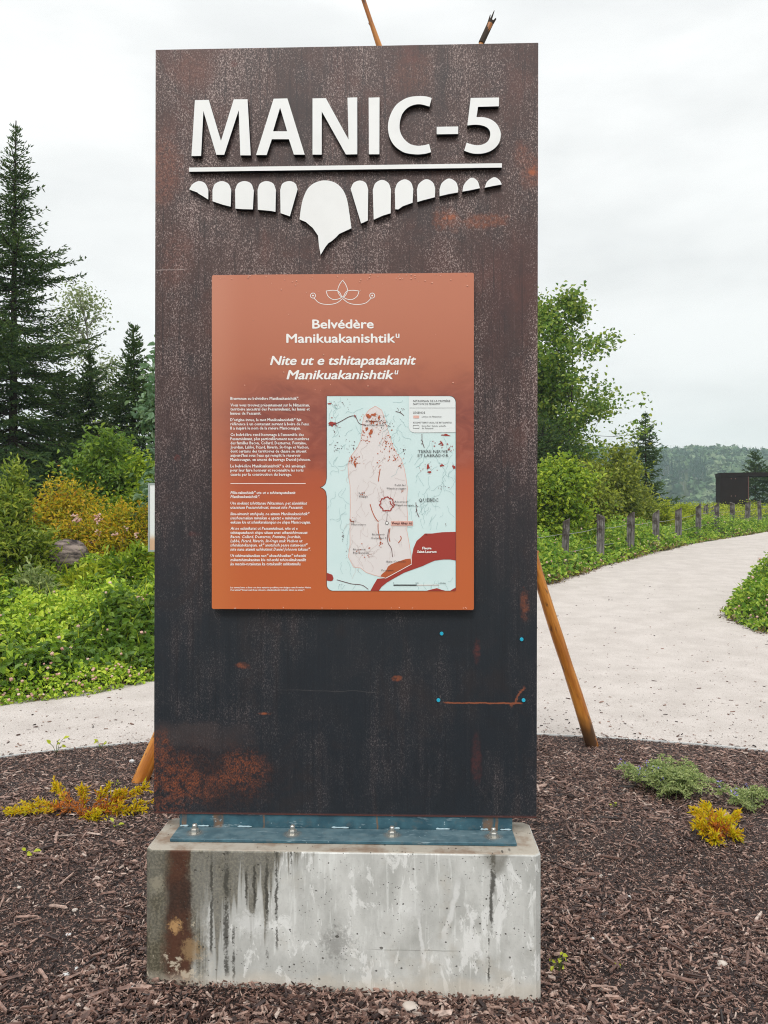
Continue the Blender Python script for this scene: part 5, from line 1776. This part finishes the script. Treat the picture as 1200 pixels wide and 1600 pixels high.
bush('willow_bush', px_tree(14, 10.3), 0.48, 0.5, 1.50, 35, 'grey green willow bush with one tall shoot at the left edge', M_WILLOW, 10000, 0.085, 0.26, M_GSTEM, 0.8, spires=((0.05, 0, 1.86), (-0.16, 0, 1.55), (0.13, 0.05, 1.62)))
bush('willow_bush', px_tree(-52, 9.8), 0.6, 0.5, 1.35, 36, 'willow bush cut by the left edge of the picture', M_WILLOW, 7000, 0.085, 0.26, M_GSTEM, 0.8)
bush('goldenrod_clump', px_tree(135, 10.4), 0.30, 0.3, 0.66, 37, 'tuft of long narrow leaves right of the boulder', M_LIME, 900, 0.14, 0.15, M_GSTEM, 1.0, 'plant', nst=12)
bush('goldenrod_clump', px_tree(205, 10.6), 0.5, 0.3, 0.78, 38, 'leafy pale green stems below the small white trail panel', M_BRIGHT, 1900, 0.11, 0.22, M_GSTEM, 1.0, 'plant', nst=16)
bush('goldenrod_clump', px_tree(58, 9.6), 0.22, 0.2, 0.62, 39, 'pale feathery stems in front of the boulder', M_VETCH, 1000, 0.10, 0.2, M_GSTEM, 1.0, 'plant', nst=12)
# pink heads of the spirea
for o, n_ in (('spirea_bush.001', 6), ('spirea_bush.002', 10)):
    b = bpy.data.objects.get(o)
    rr = np.random.default_rng(n_)
    g = Geo()
    P = np.stack([rr.uniform(-.6, .6, n_), rr.uniform(-.5, -.2, n_), rr.uniform(0.75, 1.15, n_)], -1)
    for p_ in P:
        g = Geo(); ball_cloud(g, p_ + rr.normal(0, 0.02, (9, 3)), 0.018, rr)
        g.build('blossom_head', M_PINK, b)

BANK = [(-7.6, 2.95), (-6.0, 3.95), (-4.6, 4.85), (-3.7, 5.35), (-2.95, 5.80), (-2.45, 6.15), (-1.97, 6.60), (-1.4, 7.25), (-0.9, 7.9), (0.2, 9.4), (1.0, 10.6), (0.6, 12.5), (-3, 13.0), (-8, 12.0), (-9, 7)]
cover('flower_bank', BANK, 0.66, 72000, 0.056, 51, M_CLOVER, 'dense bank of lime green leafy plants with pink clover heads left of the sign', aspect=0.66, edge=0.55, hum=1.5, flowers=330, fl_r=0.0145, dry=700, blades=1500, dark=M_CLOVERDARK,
      weight=lambda x, y: np.where(x > -0.45 * y + 2.0, 0.15, 1.0) * np.where(x < -0.62 * y, 0.12, 1.0) * np.clip(9.0 / y, 0.35, 1.0))
# sprawling clover at the foot of the bank
cover('clover_fringe', [(-3.05, 5.55), (-2.3, 5.95), (-1.9, 6.45), (-2.2, 6.7), (-3.0, 6.2), (-4.4, 5.3), (-4.3, 4.95)], 0.20, 5200, 0.036, 52, M_CLOVER, 'low clover with pink heads sprawling onto the left path', edge=0.2, hum=3, flowers=150, fl_r=0.0125, dry=160)

# right side strip along the path
STRIP = [(1.0, 10.55), (2.30, 12.0), (2.95, 12.85), (4.2, 14.9), (5.72, 17.1), (8.2, 20.4), (12.7, 25.3), (19, 30.5), (17.0, 32.5), (11.8, 27.3), (7.4, 22.3), (4.9, 19.0), (3.2, 16.6), (1.8, 14.8), (0.2, 12.8)]
cover('path_side_cover', STRIP, 0.86, 52000, 0.085, 53, M_COVER_R, 'dark green leafy ground cover between the stone path and the post fence', aspect=0.55, edge=0.55, hum=1.3, flowers=330, fl_r=0.020, dry=3600, blades=600,
      weight=lambda x, y: np.clip(13.0 / y, 0.3, 1.0), hfun=lambda x, y: np.clip(1.08 - (y - 15) * 0.045, 0.42, 1.1))
MEADOW = [(-8, 13.2), (-3, 12.8), (0.2, 13.2), (1.8, 15.0), (4.9, 19.2), (7.4, 22.5), (11.8, 27.5), (17, 33), (26, 42), (24, 47), (10, 47), (-3, 40), (-12, 34)]
cover('meadow', MEADOW, 0.75, 46000, 0.10, 54, M_LIME, 'pale lime green meadow plants beyond the post fence', aspect=0.4, edge=0.8, hum=0.7, flowers=60, fl_r=0.03, fl_low=False, blades=5000, mblade=M_OLIVE,
      weight=lambda x, y: np.clip((17.0 / y) ** 2, 0.12, 1.0), hfun=lambda x, y: np.clip(1.05 - (y - 20) * 0.014, 0.62, 1.1))
CORNER = [(4.17, 8.6), (4.52, 8.0), (5.55, 7.7), (7.5, 7.6), (10, 8.5), (13, 13), (15, 19), (13.0, 19.5), (9.7, 15.4), (7.2, 12.9), (5.45, 11.5), (4.7, 10.4), (4.2, 9.5)]
cover('corner_planting', CORNER, 0.92, 40000, 0.06, 55, M_COVER_R, 'mounded green planting with pink clover on the inner bend of the path at right', aspect=0.55, edge=0.55, hum=1.3, flowers=260, fl_r=0.015, dry=700, blades=0,
      weight=lambda x, y: np.where(x > 0.58 * y + .7, 0.12, 1.0) * np.clip(9.0 / y, .3, 1))

# right side trees and shrubs
broadleaf('birch_tree', px_tree(872, 25), 1.45 + 375 / 1200 * 25 - 0.78, 3.2, 61, 'tall leafy birch with several stems right of the steel sign', M_BIRCH, 0.115, 30000, M_BARK, 0.10, 4, 0.21, 62, full=0.95, aspect=0.75, upness=1.1)
spruce('spruce_tree', px_tree(1009, 30), 1.45 + 158 / 1200 * 30 - 1.0, 1.15, 62, 'slender lone spruce standing right of the birch against the far hill', low=0.04, step=0.2, tuft=0.18, per=7, prof=0.95, ragged=0.4)
spruce('spruce_tree', px_tree(848, 23), 1.45 + 150 / 1200 * 23 - 0.7, 1.6, 63, 'low dark spruce under the birch beside the right edge of the steel sign', low=0.03, step=0.25, tuft=0.15, per=7, prof=0.5)
spruce('spruce_tree', px_tree(905, 27), 1.45 + 92 / 1200 * 27 - 0.87, 1.5, 68, 'short dark spruce between the birch stems and the olive shrubs', low=0.03, step=0.27, tuft=0.16, per=7, prof=0.5)
spruce('fir_tree', px_tree(1180, 54), 1.45 + 96 / 1200 * 54 - float(gz(31, 54)), 1.75, 64, 'full bushy fir behind the rusty steel shelter at the right edge', M_FIR, low=0.03, step=0.38, tuft=0.26, per=8, prof=0.7, ragged=0.2)
spruce('fir_tree', px_tree(1228, 52), 5.2, 2.0, 69, 'fir leaning into the right edge beyond the shelter', M_FIR, low=0.03, step=0.40, tuft=0.26, per=8, prof=0.7, ragged=0.2)
broadleaf('green_shrub', px_tree(872, 17.2), 2.25, 1.0, 65, 'bright green bush close behind the first fence post right of the sign', M_BRIGHT, 0.10, 10500, M_STEM, 0.04, 6, 0.17, 30, 'shrub', parts=('stems', 'foliage'), aspect=0.5, full=0.9)
broadleaf('alder_shrub', px_tree(950, 22.5), 2.75, 1.15, 66, 'tall olive yellow shrub in front of the slender spruce', M_OLIVE, 0.11, 11000, M_STEM, 0.05, 6, 0.2, 34, 'shrub', parts=('stems', 'foliage'), aspect=0.5, full=0.9)
broadleaf('alder_shrub', px_tree(925, 20.5), 2.0, 0.9, 67, 'yellow green shrub between the bright bush and the olive shrub', M_OLIVE, 0.10, 6000, M_STEM, 0.05, 5, 0.17, 24, 'shrub', parts=('stems', 'foliage'), aspect=0.5, full=0.9)
broadleaf('alder_shrub', px_tree(990, 24), 1.75, 0.7, 70, 'smaller olive shrub at the foot of the slender spruce', M_OLIVE, 0.11, 5000, M_STEM, 0.05, 5, 0.17, 24, 'shrub', parts=('stems', 'foliage'), aspect=0.5, full=0.9)
spruce('spruce_tree', px_tree(400, 24), 6.0, 1.7, 73, 'spruce standing behind the steel sign', low=0.03, step=0.28, tuft=0.18, per=7, prof=0.8)
spruce('spruce_tree', px_tree(560, 30), 7.0, 1.9, 74, 'spruce standing far behind the middle of the steel sign', low=0.03, step=0.32, tuft=0.2, per=7, prof=0.8)
broadleaf('green_shrub', px_tree(480, 19), 2.6, 1.3, 75, 'leafy shrub hidden behind the steel sign', M_SHRUB, 0.11, 6000, M_STEM, 0.04, 5, 0.18, 24, 'shrub', parts=('stems', 'foliage'), aspect=0.5, full=0.9)
broadleaf('green_shrub', px_tree(700, 20), 2.4, 1.3, 76, 'leafy shrub between the steel sign and the birch', M_BRIGHT, 0.11, 6000, M_STEM, 0.04, 5, 0.18, 24, 'shrub', parts=('stems', 'foliage'), aspect=0.5, full=0.9)
bush('goldenrod_clump', px_tree(1040, 25), 0.8, 0.6, 1.0, 71, 'yellowish leafy clump behind the fifth fence post', M_LIME, 2600, 0.11, 0.3, M_GSTEM, 0.9, 'plant', nst=20)
bush('goldenrod_clump', px_tree(1068, 27), 0.5, 0.5, 0.85, 72, 'yellowish leafy clump against the far hill left of the shelter', M_LIME, 1800, 0.11, 0.3, M_GSTEM, 0.9, 'plant', nst=16)


# ------------------------------------------------------------------ post and wire fence
fence = empty('post_fence', on_ground(882, 14.0))
tag(fence, 'fence of weathered wooden posts with slanted tops and thin wires along the path', 'fence')
F0 = np.array(fence.location)
posts = []
PPX = ((882, 14.0, 811, 13), (938, 15.6, 804, 13), (985, 17.2, 800.5, 12.5), (1025, 18.7, 797.5, 11.5), (1060, 20.3, 794, 11), (1091.5, 21.9, 788, 10), (1120, 23.4, 784.5, 10), (1144.5, 25.0, 786, 9), (1167.5, 26.6, 785, 8), (1187.5, 28.0, 782.5, 7.5), (1207, 29.6, 781, 7))
rp = np.random.default_rng(3)
for i, (px, d, ty, wpx) in enumerate(PPX):
    top = at(px, ty, d); gx, gy, g0 = on_ground(px, d)
    w = wpx / FPX * d / 2 * 0.72
    g = Geo()
    h = top[2] - g0
    sl = (0.05, -0.04, 0.09, 0.10, 0.07, 0.11, 0.16, -0.05, 0.04, 0.05, 0.05)[i]
    c0, c1 = h - abs(sl) * 0.5 - sl * 0.5, h - abs(sl) * 0.5 + sl * 0.5
    V = [(-w, -w, -0.3), (w, -w, -0.3), (w, w, -0.3), (-w, w, -0.3), (-w, -w, c0), (w, -w, c1), (w, w, c1 + 0.02), (-w, w, c0 + 0.02)]
    V = [(a + rp.normal(0, .006), b + rp.normal(0, .006), c + (rp.normal(0, .012) if c > 0 else 0)) for a, b, c in V]
    g.add(V, BOXF)
    o = g.build('post', M_POST, fence)
    o.location = np.array([gx, gy, g0]) - F0
    o.rotation_euler = (rp.normal(0, .02), rp.normal(0, .025), math.radians(-32) + rp.normal(0, .12))
    posts.append((gx, gy, g0, h, w))
for px, d, ty in ((1103, 31, 786.5), (1112.5, 34, 789.5)):
    top = at(px, ty, d); gx, gy, g0 = on_ground(px, d)
    g = Geo(); h = top[2] - g0
    g.add([(-.09, -.09, -.3), (.09, -.09, -.3), (.09, .09, -.3), (-.09, .09, -.3), (-.09, -.09, h - .14), (.09, -.09, h), (.09, .09, h), (-.09, .09, h - .13)], BOXF)
    o = g.build('post', M_POST, fence); o.location = np.array([gx, gy, g0]) - F0
    o.rotation_euler = (0, 0, math.radians(-20))
W = [(posts[0][0] - 1.6, posts[0][1] - 2.0, posts[0][2] - 0.06, posts[0][3], 0.08)] + posts
for hh in (0.28, 0.62):
    g = Geo()
    P = []
    for a, b in zip(W[:-1], W[1:]):
        for t in (0, .25, .5, .75):
            P.append((a[0] + (b[0] - a[0]) * t - 0.05, a[1] + (b[1] - a[1]) * t + 0.06, a[2] + (b[2] - a[2]) * t + (a[3] + (b[3] - a[3]) * t) - hh - 0.025 * math.sin(math.pi * t)))
    tube(g, np.array(P) - F0, 0.0055, 5)
    g.build('wire', M_WIRE, fence)

# ------------------------------------------------------------------ rusty steel shelter
sx, sy, sg = on_ground(1147, 44)
shel = empty('steel_shelter', (sx, sy, sg), math.radians(-14))
tag(shel, 'dark rusty steel box and roof beam of a lookout shelter beyond the fence', 'shelter')
k = 44 / FPX
top = at(1147, 738.5, 44)[2] - sg
bot = at(1147, 791, 44)[2] - sg
hw = 20 * k
g = Geo(); box(g, -hw, hw, 0.0, 0.05, bot + 0.02, top - 6 * k); g.build('wall_panel', M_CORTEN, shel)
g = Geo(); box(g, hw + 0.003, hw + 0.05, 0.0, 1.5, bot + 0.02, top - 6 * k); g.build('side_panel', M_CORTEN2, shel)
g = Geo(); box(g, -hw, -hw + 0.05, 0.053, 1.5, bot + 0.02, top - 6 * k); g.build('side_panel', M_CORTEN, shel)
g = Geo(); box(g, -hw - 0.02, hw + 5.5, -0.03, 1.55, top - 6 * k + 0.002, top); g.build('roof_beam', M_CORTEN, shel)
g = Geo(); box(g, -hw - 0.02, hw + 0.12, -0.03, 1.55, bot - 0.10, bot + 0.018); g.build('base_beam', M_CORTEN, shel)
for ux in (-4 * k, 2 * k):
    for uz_ in (top - 9.5 * k, bot + 16 * k):
        g = Geo(); lathe(g, (0, 0, 0), [(0.0001, 0), (0.035, 0), (0.03, 0.02)], 8)
        o = g.build('bolt', M_CORTEN2, shel); o.location = (ux, -0.002, uz_); o.rotation_euler = (math.radians(90), 0, 0)
for ux in (-hw + 0.2, hw - 0.2, hw + 5.2):
    g = Geo(); box(g, ux - 0.06, ux + 0.06, 0.6, 0.72, -0.5, bot - 0.103 if ux < hw else top - 6 * k); g.build('support_post', M_CORTEN, shel)

# ------------------------------------------------------------------ small white trail panel left of the sign
pd = 8.6
tx0, tz1 = at(231.5, 755, pd)[0], at(232, 755, pd)[2]
tz0 = at(232, 862, pd)[2]
tsx, tsy, tsg = on_ground(270, pd)
ts = empty('trail_panel', (tsx, tsy, tsg))
tag(ts, 'small pale trail panel with thin grey frame half hidden behind the steel sign', 'sign panel')
x0 = tx0 - tsx; x1 = x0 + 0.62; z0 = tz0 - tsg; z1 = tz1 - tsg
def shift(o):
    for v in o.data.vertices: v.co.z -= 0
    return o
o = bevel_box('panel', x0 + 0.018, x1 - 0.018, 0.0, 0.006, 0.018, z1 - z0 - 0.018, 0.001, M_PANEL2, ts); o.location = (0, 0, z0)
g = Geo()
box(g, x0, x0 + 0.0175, -0.006, 0.014, z0, z1); box(g, x1 - 0.0175, x1, -0.006, 0.014, z0, z1)
box(g, x0 + 0.018, x1 - 0.018, -0.006, 0.014, z0, z0 + 0.0175); box(g, x0 + 0.018, x1 - 0.018, -0.006, 0.014, z1 - 0.0175, z1)
g.build('frame', M_FRAME2, ts)
for xx in (x0 + 0.16, x1 - 0.16):
    g = Geo(); box(g, xx - 0.025, xx + 0.025, 0.0145, 0.06, -0.3, z1 - 0.05); g.build('leg', M_POST2, ts)

# ------------------------------------------------------------------ boulders, timber, stones
def stone(name, c, r, seed, m, flatten=(1, 1, 0.6), sub=3, rough=0.25, sharp=1.0):
    bm = bmesh.new()
    bmesh.ops.create_icosphere(bm, subdivisions=sub, radius=1)
    rr = np.random.default_rng(seed)
    A = unit(rr.normal(size=(9, 3))); o_ = rr.uniform(0.55, 0.9, 9)
    for v in bm.verts:
        p = np.array(v.co)
        s = 1.0
        for a, b in zip(A, o_):
            dd = p @ a
            if dd > b: s = min(s, 1 - (dd - b) * sharp * 0.9)
        s += rough * 0.25 * math.sin(p[0] * 5 + seed) * math.sin(p[1] * 6 + 1) * math.sin(p[2] * 5 + 2)
        v.co = Vector((p[0] * s * r * flatten[0], p[1] * s * r * flatten[1], p[2] * s * r * flatten[2]))
    me = bpy.data.meshes.new(name); bm.to_mesh(me); bm.free()
    for p in me.polygons: p.use_smooth = sub > 2
    me.materials.append(m)
    o = link(name, me); o.location = c
    return o


bx, by, bg = on_ground(103, 11.0)
tag(stone('boulder', (bx, by, bg + 0.34), 0.46, 3, M_ROCK, (0.85, 0.7, 1.25), 4), 'dark banded boulder among the spirea bushes left of the sign', 'boulder')
bx, by, bg = on_ground(146, 11.3)
tag(stone('boulder', (bx, by, bg + 0.30), 0.25, 5, M_ROCK, (0.9, 0.8, 1.3), 3), 'smaller boulder peeking out right of the dark banded boulder', 'boulder')
tm = bevel_box('edging_timber', -0.55, 0.32, -0.04, 0.04, -0.03, 0.06, 0.008, M_TIMBER)
tl = on_ground(2, 6.05); tm.location = (tl[0] - 0.28, tl[1] - 0.1, tl[2] + 0.02); tm.rotation_euler = (0, 0, math.radians(30))
tag(tm, 'short grey weathered timber lying under the flower bank at the left edge', 'timber')


def on_bed(px, py):
    d = 1.43 / ((py - 800) / FPX)
    x = (px - 600) / FPX * d
    return x, d, float(bed_z(x, d))


x, y, z = on_bed(641, 1573)
tag(stone('pebble', (x, y, z + 0.016), 0.027, 11, M_PEBBLE, (1, 0.8, 0.55), 3, 0.1, .6), 'largest flat beige pebble lying in front of the concrete block', 'pebble')
for px, py, r, s, m, lab in ((530, 1375, 0.0, 0, M_PEBBLE2, ''), (985, 1401, .011, 12, M_PEBBLE2, 'angular white pebble on the bark right of the concrete block'), (940, 1369, .011, 13, M_PEBBLE, 'round cream pebble on the bark right of the block, left of the white one'),
                             (1128, 1508, .017, 14, M_PEBBLE, 'brownish angular stone on the bark at lower right'), (120, 1514, .012, 15, M_PEBBLE2, 'upper white pebble of the close pair at lower left'), (104, 1523, .012, 16, M_PEBBLE2, 'lower white pebble of the close pair at lower left'),
                             (30, 1387, .010, 17, M_PEBBLE, 'beige pebble on the bark near the left edge'), (117, 1422, .011, 18, M_PEBBLE, 'pale stone on the bark midway between left edge and block'), (107, 1461, .010, 19, M_PEBBLE2, 'light grey pebble on the bark left of the block, above the close pair'),
                             (123, 1570, .012, 20, M_PEBBLE, 'orange beige pebble near the bottom edge left of the block'), (206, 1193, .018, 21, M_PEBBLE2, 'grey stone on the bark just right of the left tripod foot level'), (926, 1464, .009, 22, M_PEBBLE2, 'tiny white pebble on the bark right of the block base'),
                             (972, 1596, .010, 23, M_PEBBLE2, 'white pebble at the bottom edge right of the block'), (202, 1548, .014, 24, M_PEBBLE2, 'pale stone beside the lower left corner of the block'), (940, 1540, .010, 25, M_PEBBLE, 'small pebble on the bark right of the yellow seedling')):
    if r:
        x, y, z = on_bed(px, py)
        tag(stone('pebble', (x, y, z + r * 0.45), r, s, m, (1, 0.85, 0.6), 2, 0.2, 1.0), lab, 'pebble')


# ------------------------------------------------------------------ plants in the bark bed
def juniper(loc, arms, seed, label, tuft=0.024, dry=0.35):
    rr = np.random.default_rng(seed)
    root = empty('juniper', loc); tag(root, label, 'plant')
    g = Geo(); P, D, C = [], [], []
    for pts in arms:
        c = np.array(cr(pts, 6), float)
        L = np.linalg.norm(np.diff(c, axis=0), axis=1).sum()
        tube(g, c, np.linspace(0.005, 0.0018, len(c)), 5, 0, False)
        T = unit(np.gradient(c, axis=0))
        n = len(c)
        for i in range(n):
            s = i / (n - 1)
            for k in range(3):
                if rr.uniform() < (0.6 if s < 0.3 else 0.15): continue
                d = unit(T[i] * 0.9 + rr.normal(0, 0.55, 3) + np.array([0, 0, 0.35]))
                tl = rr.uniform(0.018, 0.050) * (1.15 - 0.45 * s)
                m_ = max(3, int(tl / 0.007))
                u = np.linspace(0, tl, m_)
                b = c[i] + T[i] * rr.uniform(-.01, .01)
                Q = b + np.outer(u, d)
                tube(g, Q[:: max(1, m_ - 1)], [0.0016, 0.0008], 3, 0, False)
                for rep in range(2):
                    P.append(Q); D.append(np.tile(d, (m_, 1)) + rr.normal(0, 0.5, (m_, 3))); C.append(np.full(m_, s))
    P = np.concatenate(P); D = np.concatenate(D); C = np.concatenate(C) + rr.normal(0, 0.12, sum(map(len, P)) if False else len(np.concatenate(C)))
    gi = Geo(); go_ = Geo()
    w = C < dry
    P[:, 2] = np.maximum(P[:, 2], 0.004)
    rhomb_cloud(gi, P[w], D[w], tuft * 0.8 * rr.uniform(.6, 1.3, w.sum()), tuft * 0.2, rr)
    rhomb_cloud(go_, P[~w], D[~w], tuft * rr.uniform(.6, 1.3, (~w).sum()), tuft * 0.28, rr)
    g.build('stem', M_STEM, root); gi.build('dry_foliage', M_JUNROOT, root); go_.build('foliage', M_JUNIPER, root)
    return root


jx, jy, jz = on_bed(135, 1272)
s_ = jy / FPX
def jp(px, h, dy=0.0): return ((px - 135) * s_, dy, h)
juniper((jx, jy, jz), [
    [jp(135, .01), jp(110, .035, -.01), jp(80, .03, -.02), jp(45, .02, -.02), jp(12, .012, -.01)],
    [jp(125, .02), jp(105, .05, .02), jp(88, .075, .05), jp(76, .105, .08)],
    [jp(120, .02), jp(95, .03, .0), jp(70, .04, .02), jp(40, .035, .0)],
    [jp(130, .02), jp(126, .05, .03), jp(122, .09, .05)],
    [jp(140, .02), jp(150, .05, .04), jp(160, .10, .06)],
    [jp(140, .02), jp(170, .035, .03), jp(195, .07, .05), jp(222, .105, .07)],
    [jp(140, .015), jp(175, .02, -.01), jp(205, .03, .0), jp(238, .065, .01)],
    [jp(135, .02), jp(160, .025, -.01), jp(185, .02, -.02), jp(215, .035, -.02)],
    [jp(125, .015, -.01), jp(135, .015, -.04), jp(150, .012, -.07), jp(162, .02, -.08)],
    [jp(150, .02, .01), jp(172, .05, .03), jp(180, .075, .04)],
], 81, 'sprawling golden and orange juniper on the bark left of the concrete block', dry=0.45)
jx, jy, jz = on_bed(1122, 1312)
s_ = jy / FPX
def jp(px, h, dy=0.0): return ((px - 1122) * s_ * 0.85, dy * 0.85, h * 0.82)
juniper((jx, jy, jz), [
    [jp(1122, .01), jp(1112, .05), jp(1100, .09, .03), jp(1094, .12, .06)],
    [jp(1122, .01), jp(1120, .06), jp(1116, .10, .05), jp(1113, .135, .08)],
    [jp(1122, .01), jp(1108, .03), jp(1096, .05, -.01), jp(1088, .065, .0)],
    [jp(1122, .01), jp(1132, .05), jp(1146, .08, .03), jp(1158, .10, .04)],
    [jp(1122, .01), jp(1136, .03), jp(1142, .04, -.02), jp(1148, .035, -.03)],
    [jp(1122, .005), jp(1116, .02, -.02), jp(1110, .02, -.05), jp(1106, .03, -.06)],
    [jp(1122, .01), jp(1128, .07, .02), jp(1132, .09, .03)],
], 82, 'small upright yellow orange juniper at the lower right of the bark bed', dry=0.42)


def vetch(px, py, wpx, hpx, seed, label, nst=60, blossoms=40):
    """low mat of stems carrying paired leaflets"""
    rr = np.random.default_rng(seed)
    x, y, z = on_bed(px, py)
    root = empty('vetch', (x, y, z)); tag(root, label, 'plant')
    s = y / FPX
    g = Geo(); P, D, fl = [], [], []
    for k in range(nst):
        bx = rr.uniform(-0.5, 0.5) * wpx * s * 0.75; by = rr.uniform(-0.12, 0.14)
        a = rr.uniform(0, 6.28); L = rr.uniform(0.08, 0.19)
        q = np.linspace(0, 1, 9)
        c = np.stack([bx + math.cos(a) * L * q, by + math.sin(a) * L * q * 0.7, 0.006 + hpx * s * 0.55 * np.sin(q * 2.2) * rr.uniform(0.45, 1.1)], -1)
        tube(g, c[::2], 0.0018, 3, 0, False)
        T = unit(np.gradient(c, axis=0))
        for i in range(1, 9):
            sd = unit(np.cross(T[i], [0, 0, 1.0]) + 1e-6)
            for sg in (1, -1):
                # one feathery leaf: rachis with leaflets
                d = unit(sd * sg + T[i] * 0.5 + np.array([0, 0, rr.uniform(0, .5)]))
                for u in np.linspace(0.01, 0.045, 5):
                    for s2 in (1, -1):
                        P.append(c[i] + d * u); D.append(d * 0.5 + np.cross(d, [0, 0, 1]) * s2 + rr.normal(0, .2, 3))
        if rr.uniform() < blossoms / nst * 0.6:
            fl.append(c[-1] + np.array([0, 0, 0.02]))
    P = np.array(P); P[:, 2] = np.maximum(P[:, 2], 0.004)
    c = Geo(); leaf_cloud(c, P, 0.015, rr, 0.42, 0.8, D=np.array(D))
    g.build('stem', M_GSTEM, root); c.build('foliage', M_VETCH, root)
    if fl:
        fl = np.array(fl); fl = fl[fl[:, 0] < 0.12 * wpx * s] if blossoms < 30 else fl
        Q = np.repeat(fl, 6, 0) + rr.normal(0, 0.006, (len(fl) * 6, 3)) + np.tile(np.linspace(0, 0.03, 6)[:, None] * [0, 0, 1.0], (len(fl), 1))
        b = Geo(); leaf_cloud(b, Q, 0.012, rr, 0.5, 0.3); b.build('blossom', M_VIOLET, root)
    return root


vetch(1043, 1236, 88, 62, 91, 'wide mat of feathery pale green vetch with violet blossoms on the bark at right', 40, 29)
vetch(1166, 1258, 12, 46, 92, 'smaller vetch tuft at the right edge beside the upright juniper', 8, 12)


def seedling(px, py, hpx, seed, label, n=7, leaf=0.022):
    rr = np.random.default_rng(seed)
    x, y, z = on_bed(px, py)
    root = empty('seedling', (x, y, z)); tag(root, label, 'plant')
    g = Geo(); c = Geo()
    h = hpx * y / FPX
    for k in range(n):
        a = k * 2.4 + rr.uniform(0, .5); r = h * rr.uniform(.2, .55); t = h * rr.uniform(0.35, 1)
        p = np.array([r * math.cos(a), r * math.sin(a), t])
        tube(g, [(0, 0, -0.01), p * np.array([.5, .5, .7]), p], 0.0012, 4, 0, False)
        c = Geo(); leaf_cloud(c, p[None], leaf, rr, 0.65, 1.0, D=np.array([[math.cos(a), math.sin(a), 0.1]]))
        c.build('leaf', M_SEEDLING, root)
    g.build('stem', M_GSTEM, root)


seedling(873, 1502, 24, 101, 'yellow green seedling beside the right end of the concrete block', 9, 0.02)
seedling(88, 1178, 24, 102, 'bright green seedling on the edging strip at left', 7, 0.035)
seedling(157, 1172, 16, 103, 'small seedling at the edging strip, right of the brighter one', 5, 0.028)
seedling(180, 1294, 10, 104, 'pale green leaflet right of the sprawling juniper', 3, 0.024)
seedling(44, 1335, 13, 105, 'tiny two leaved seedling on the bark below the sprawling juniper', 3, 0.026)
seedling(960, 1262, 12, 106, 'tiny green sprout between the block and the vetch mat', 4, 0.018)
seedling(965, 1510, 7, 107, 'single yellow leaflet low on the bark right of the block seedling', 3, 0.011)
seedling(181, 1230, 8, 108, 'pale sprout just below the foot of the left tripod pole', 4, 0.016)
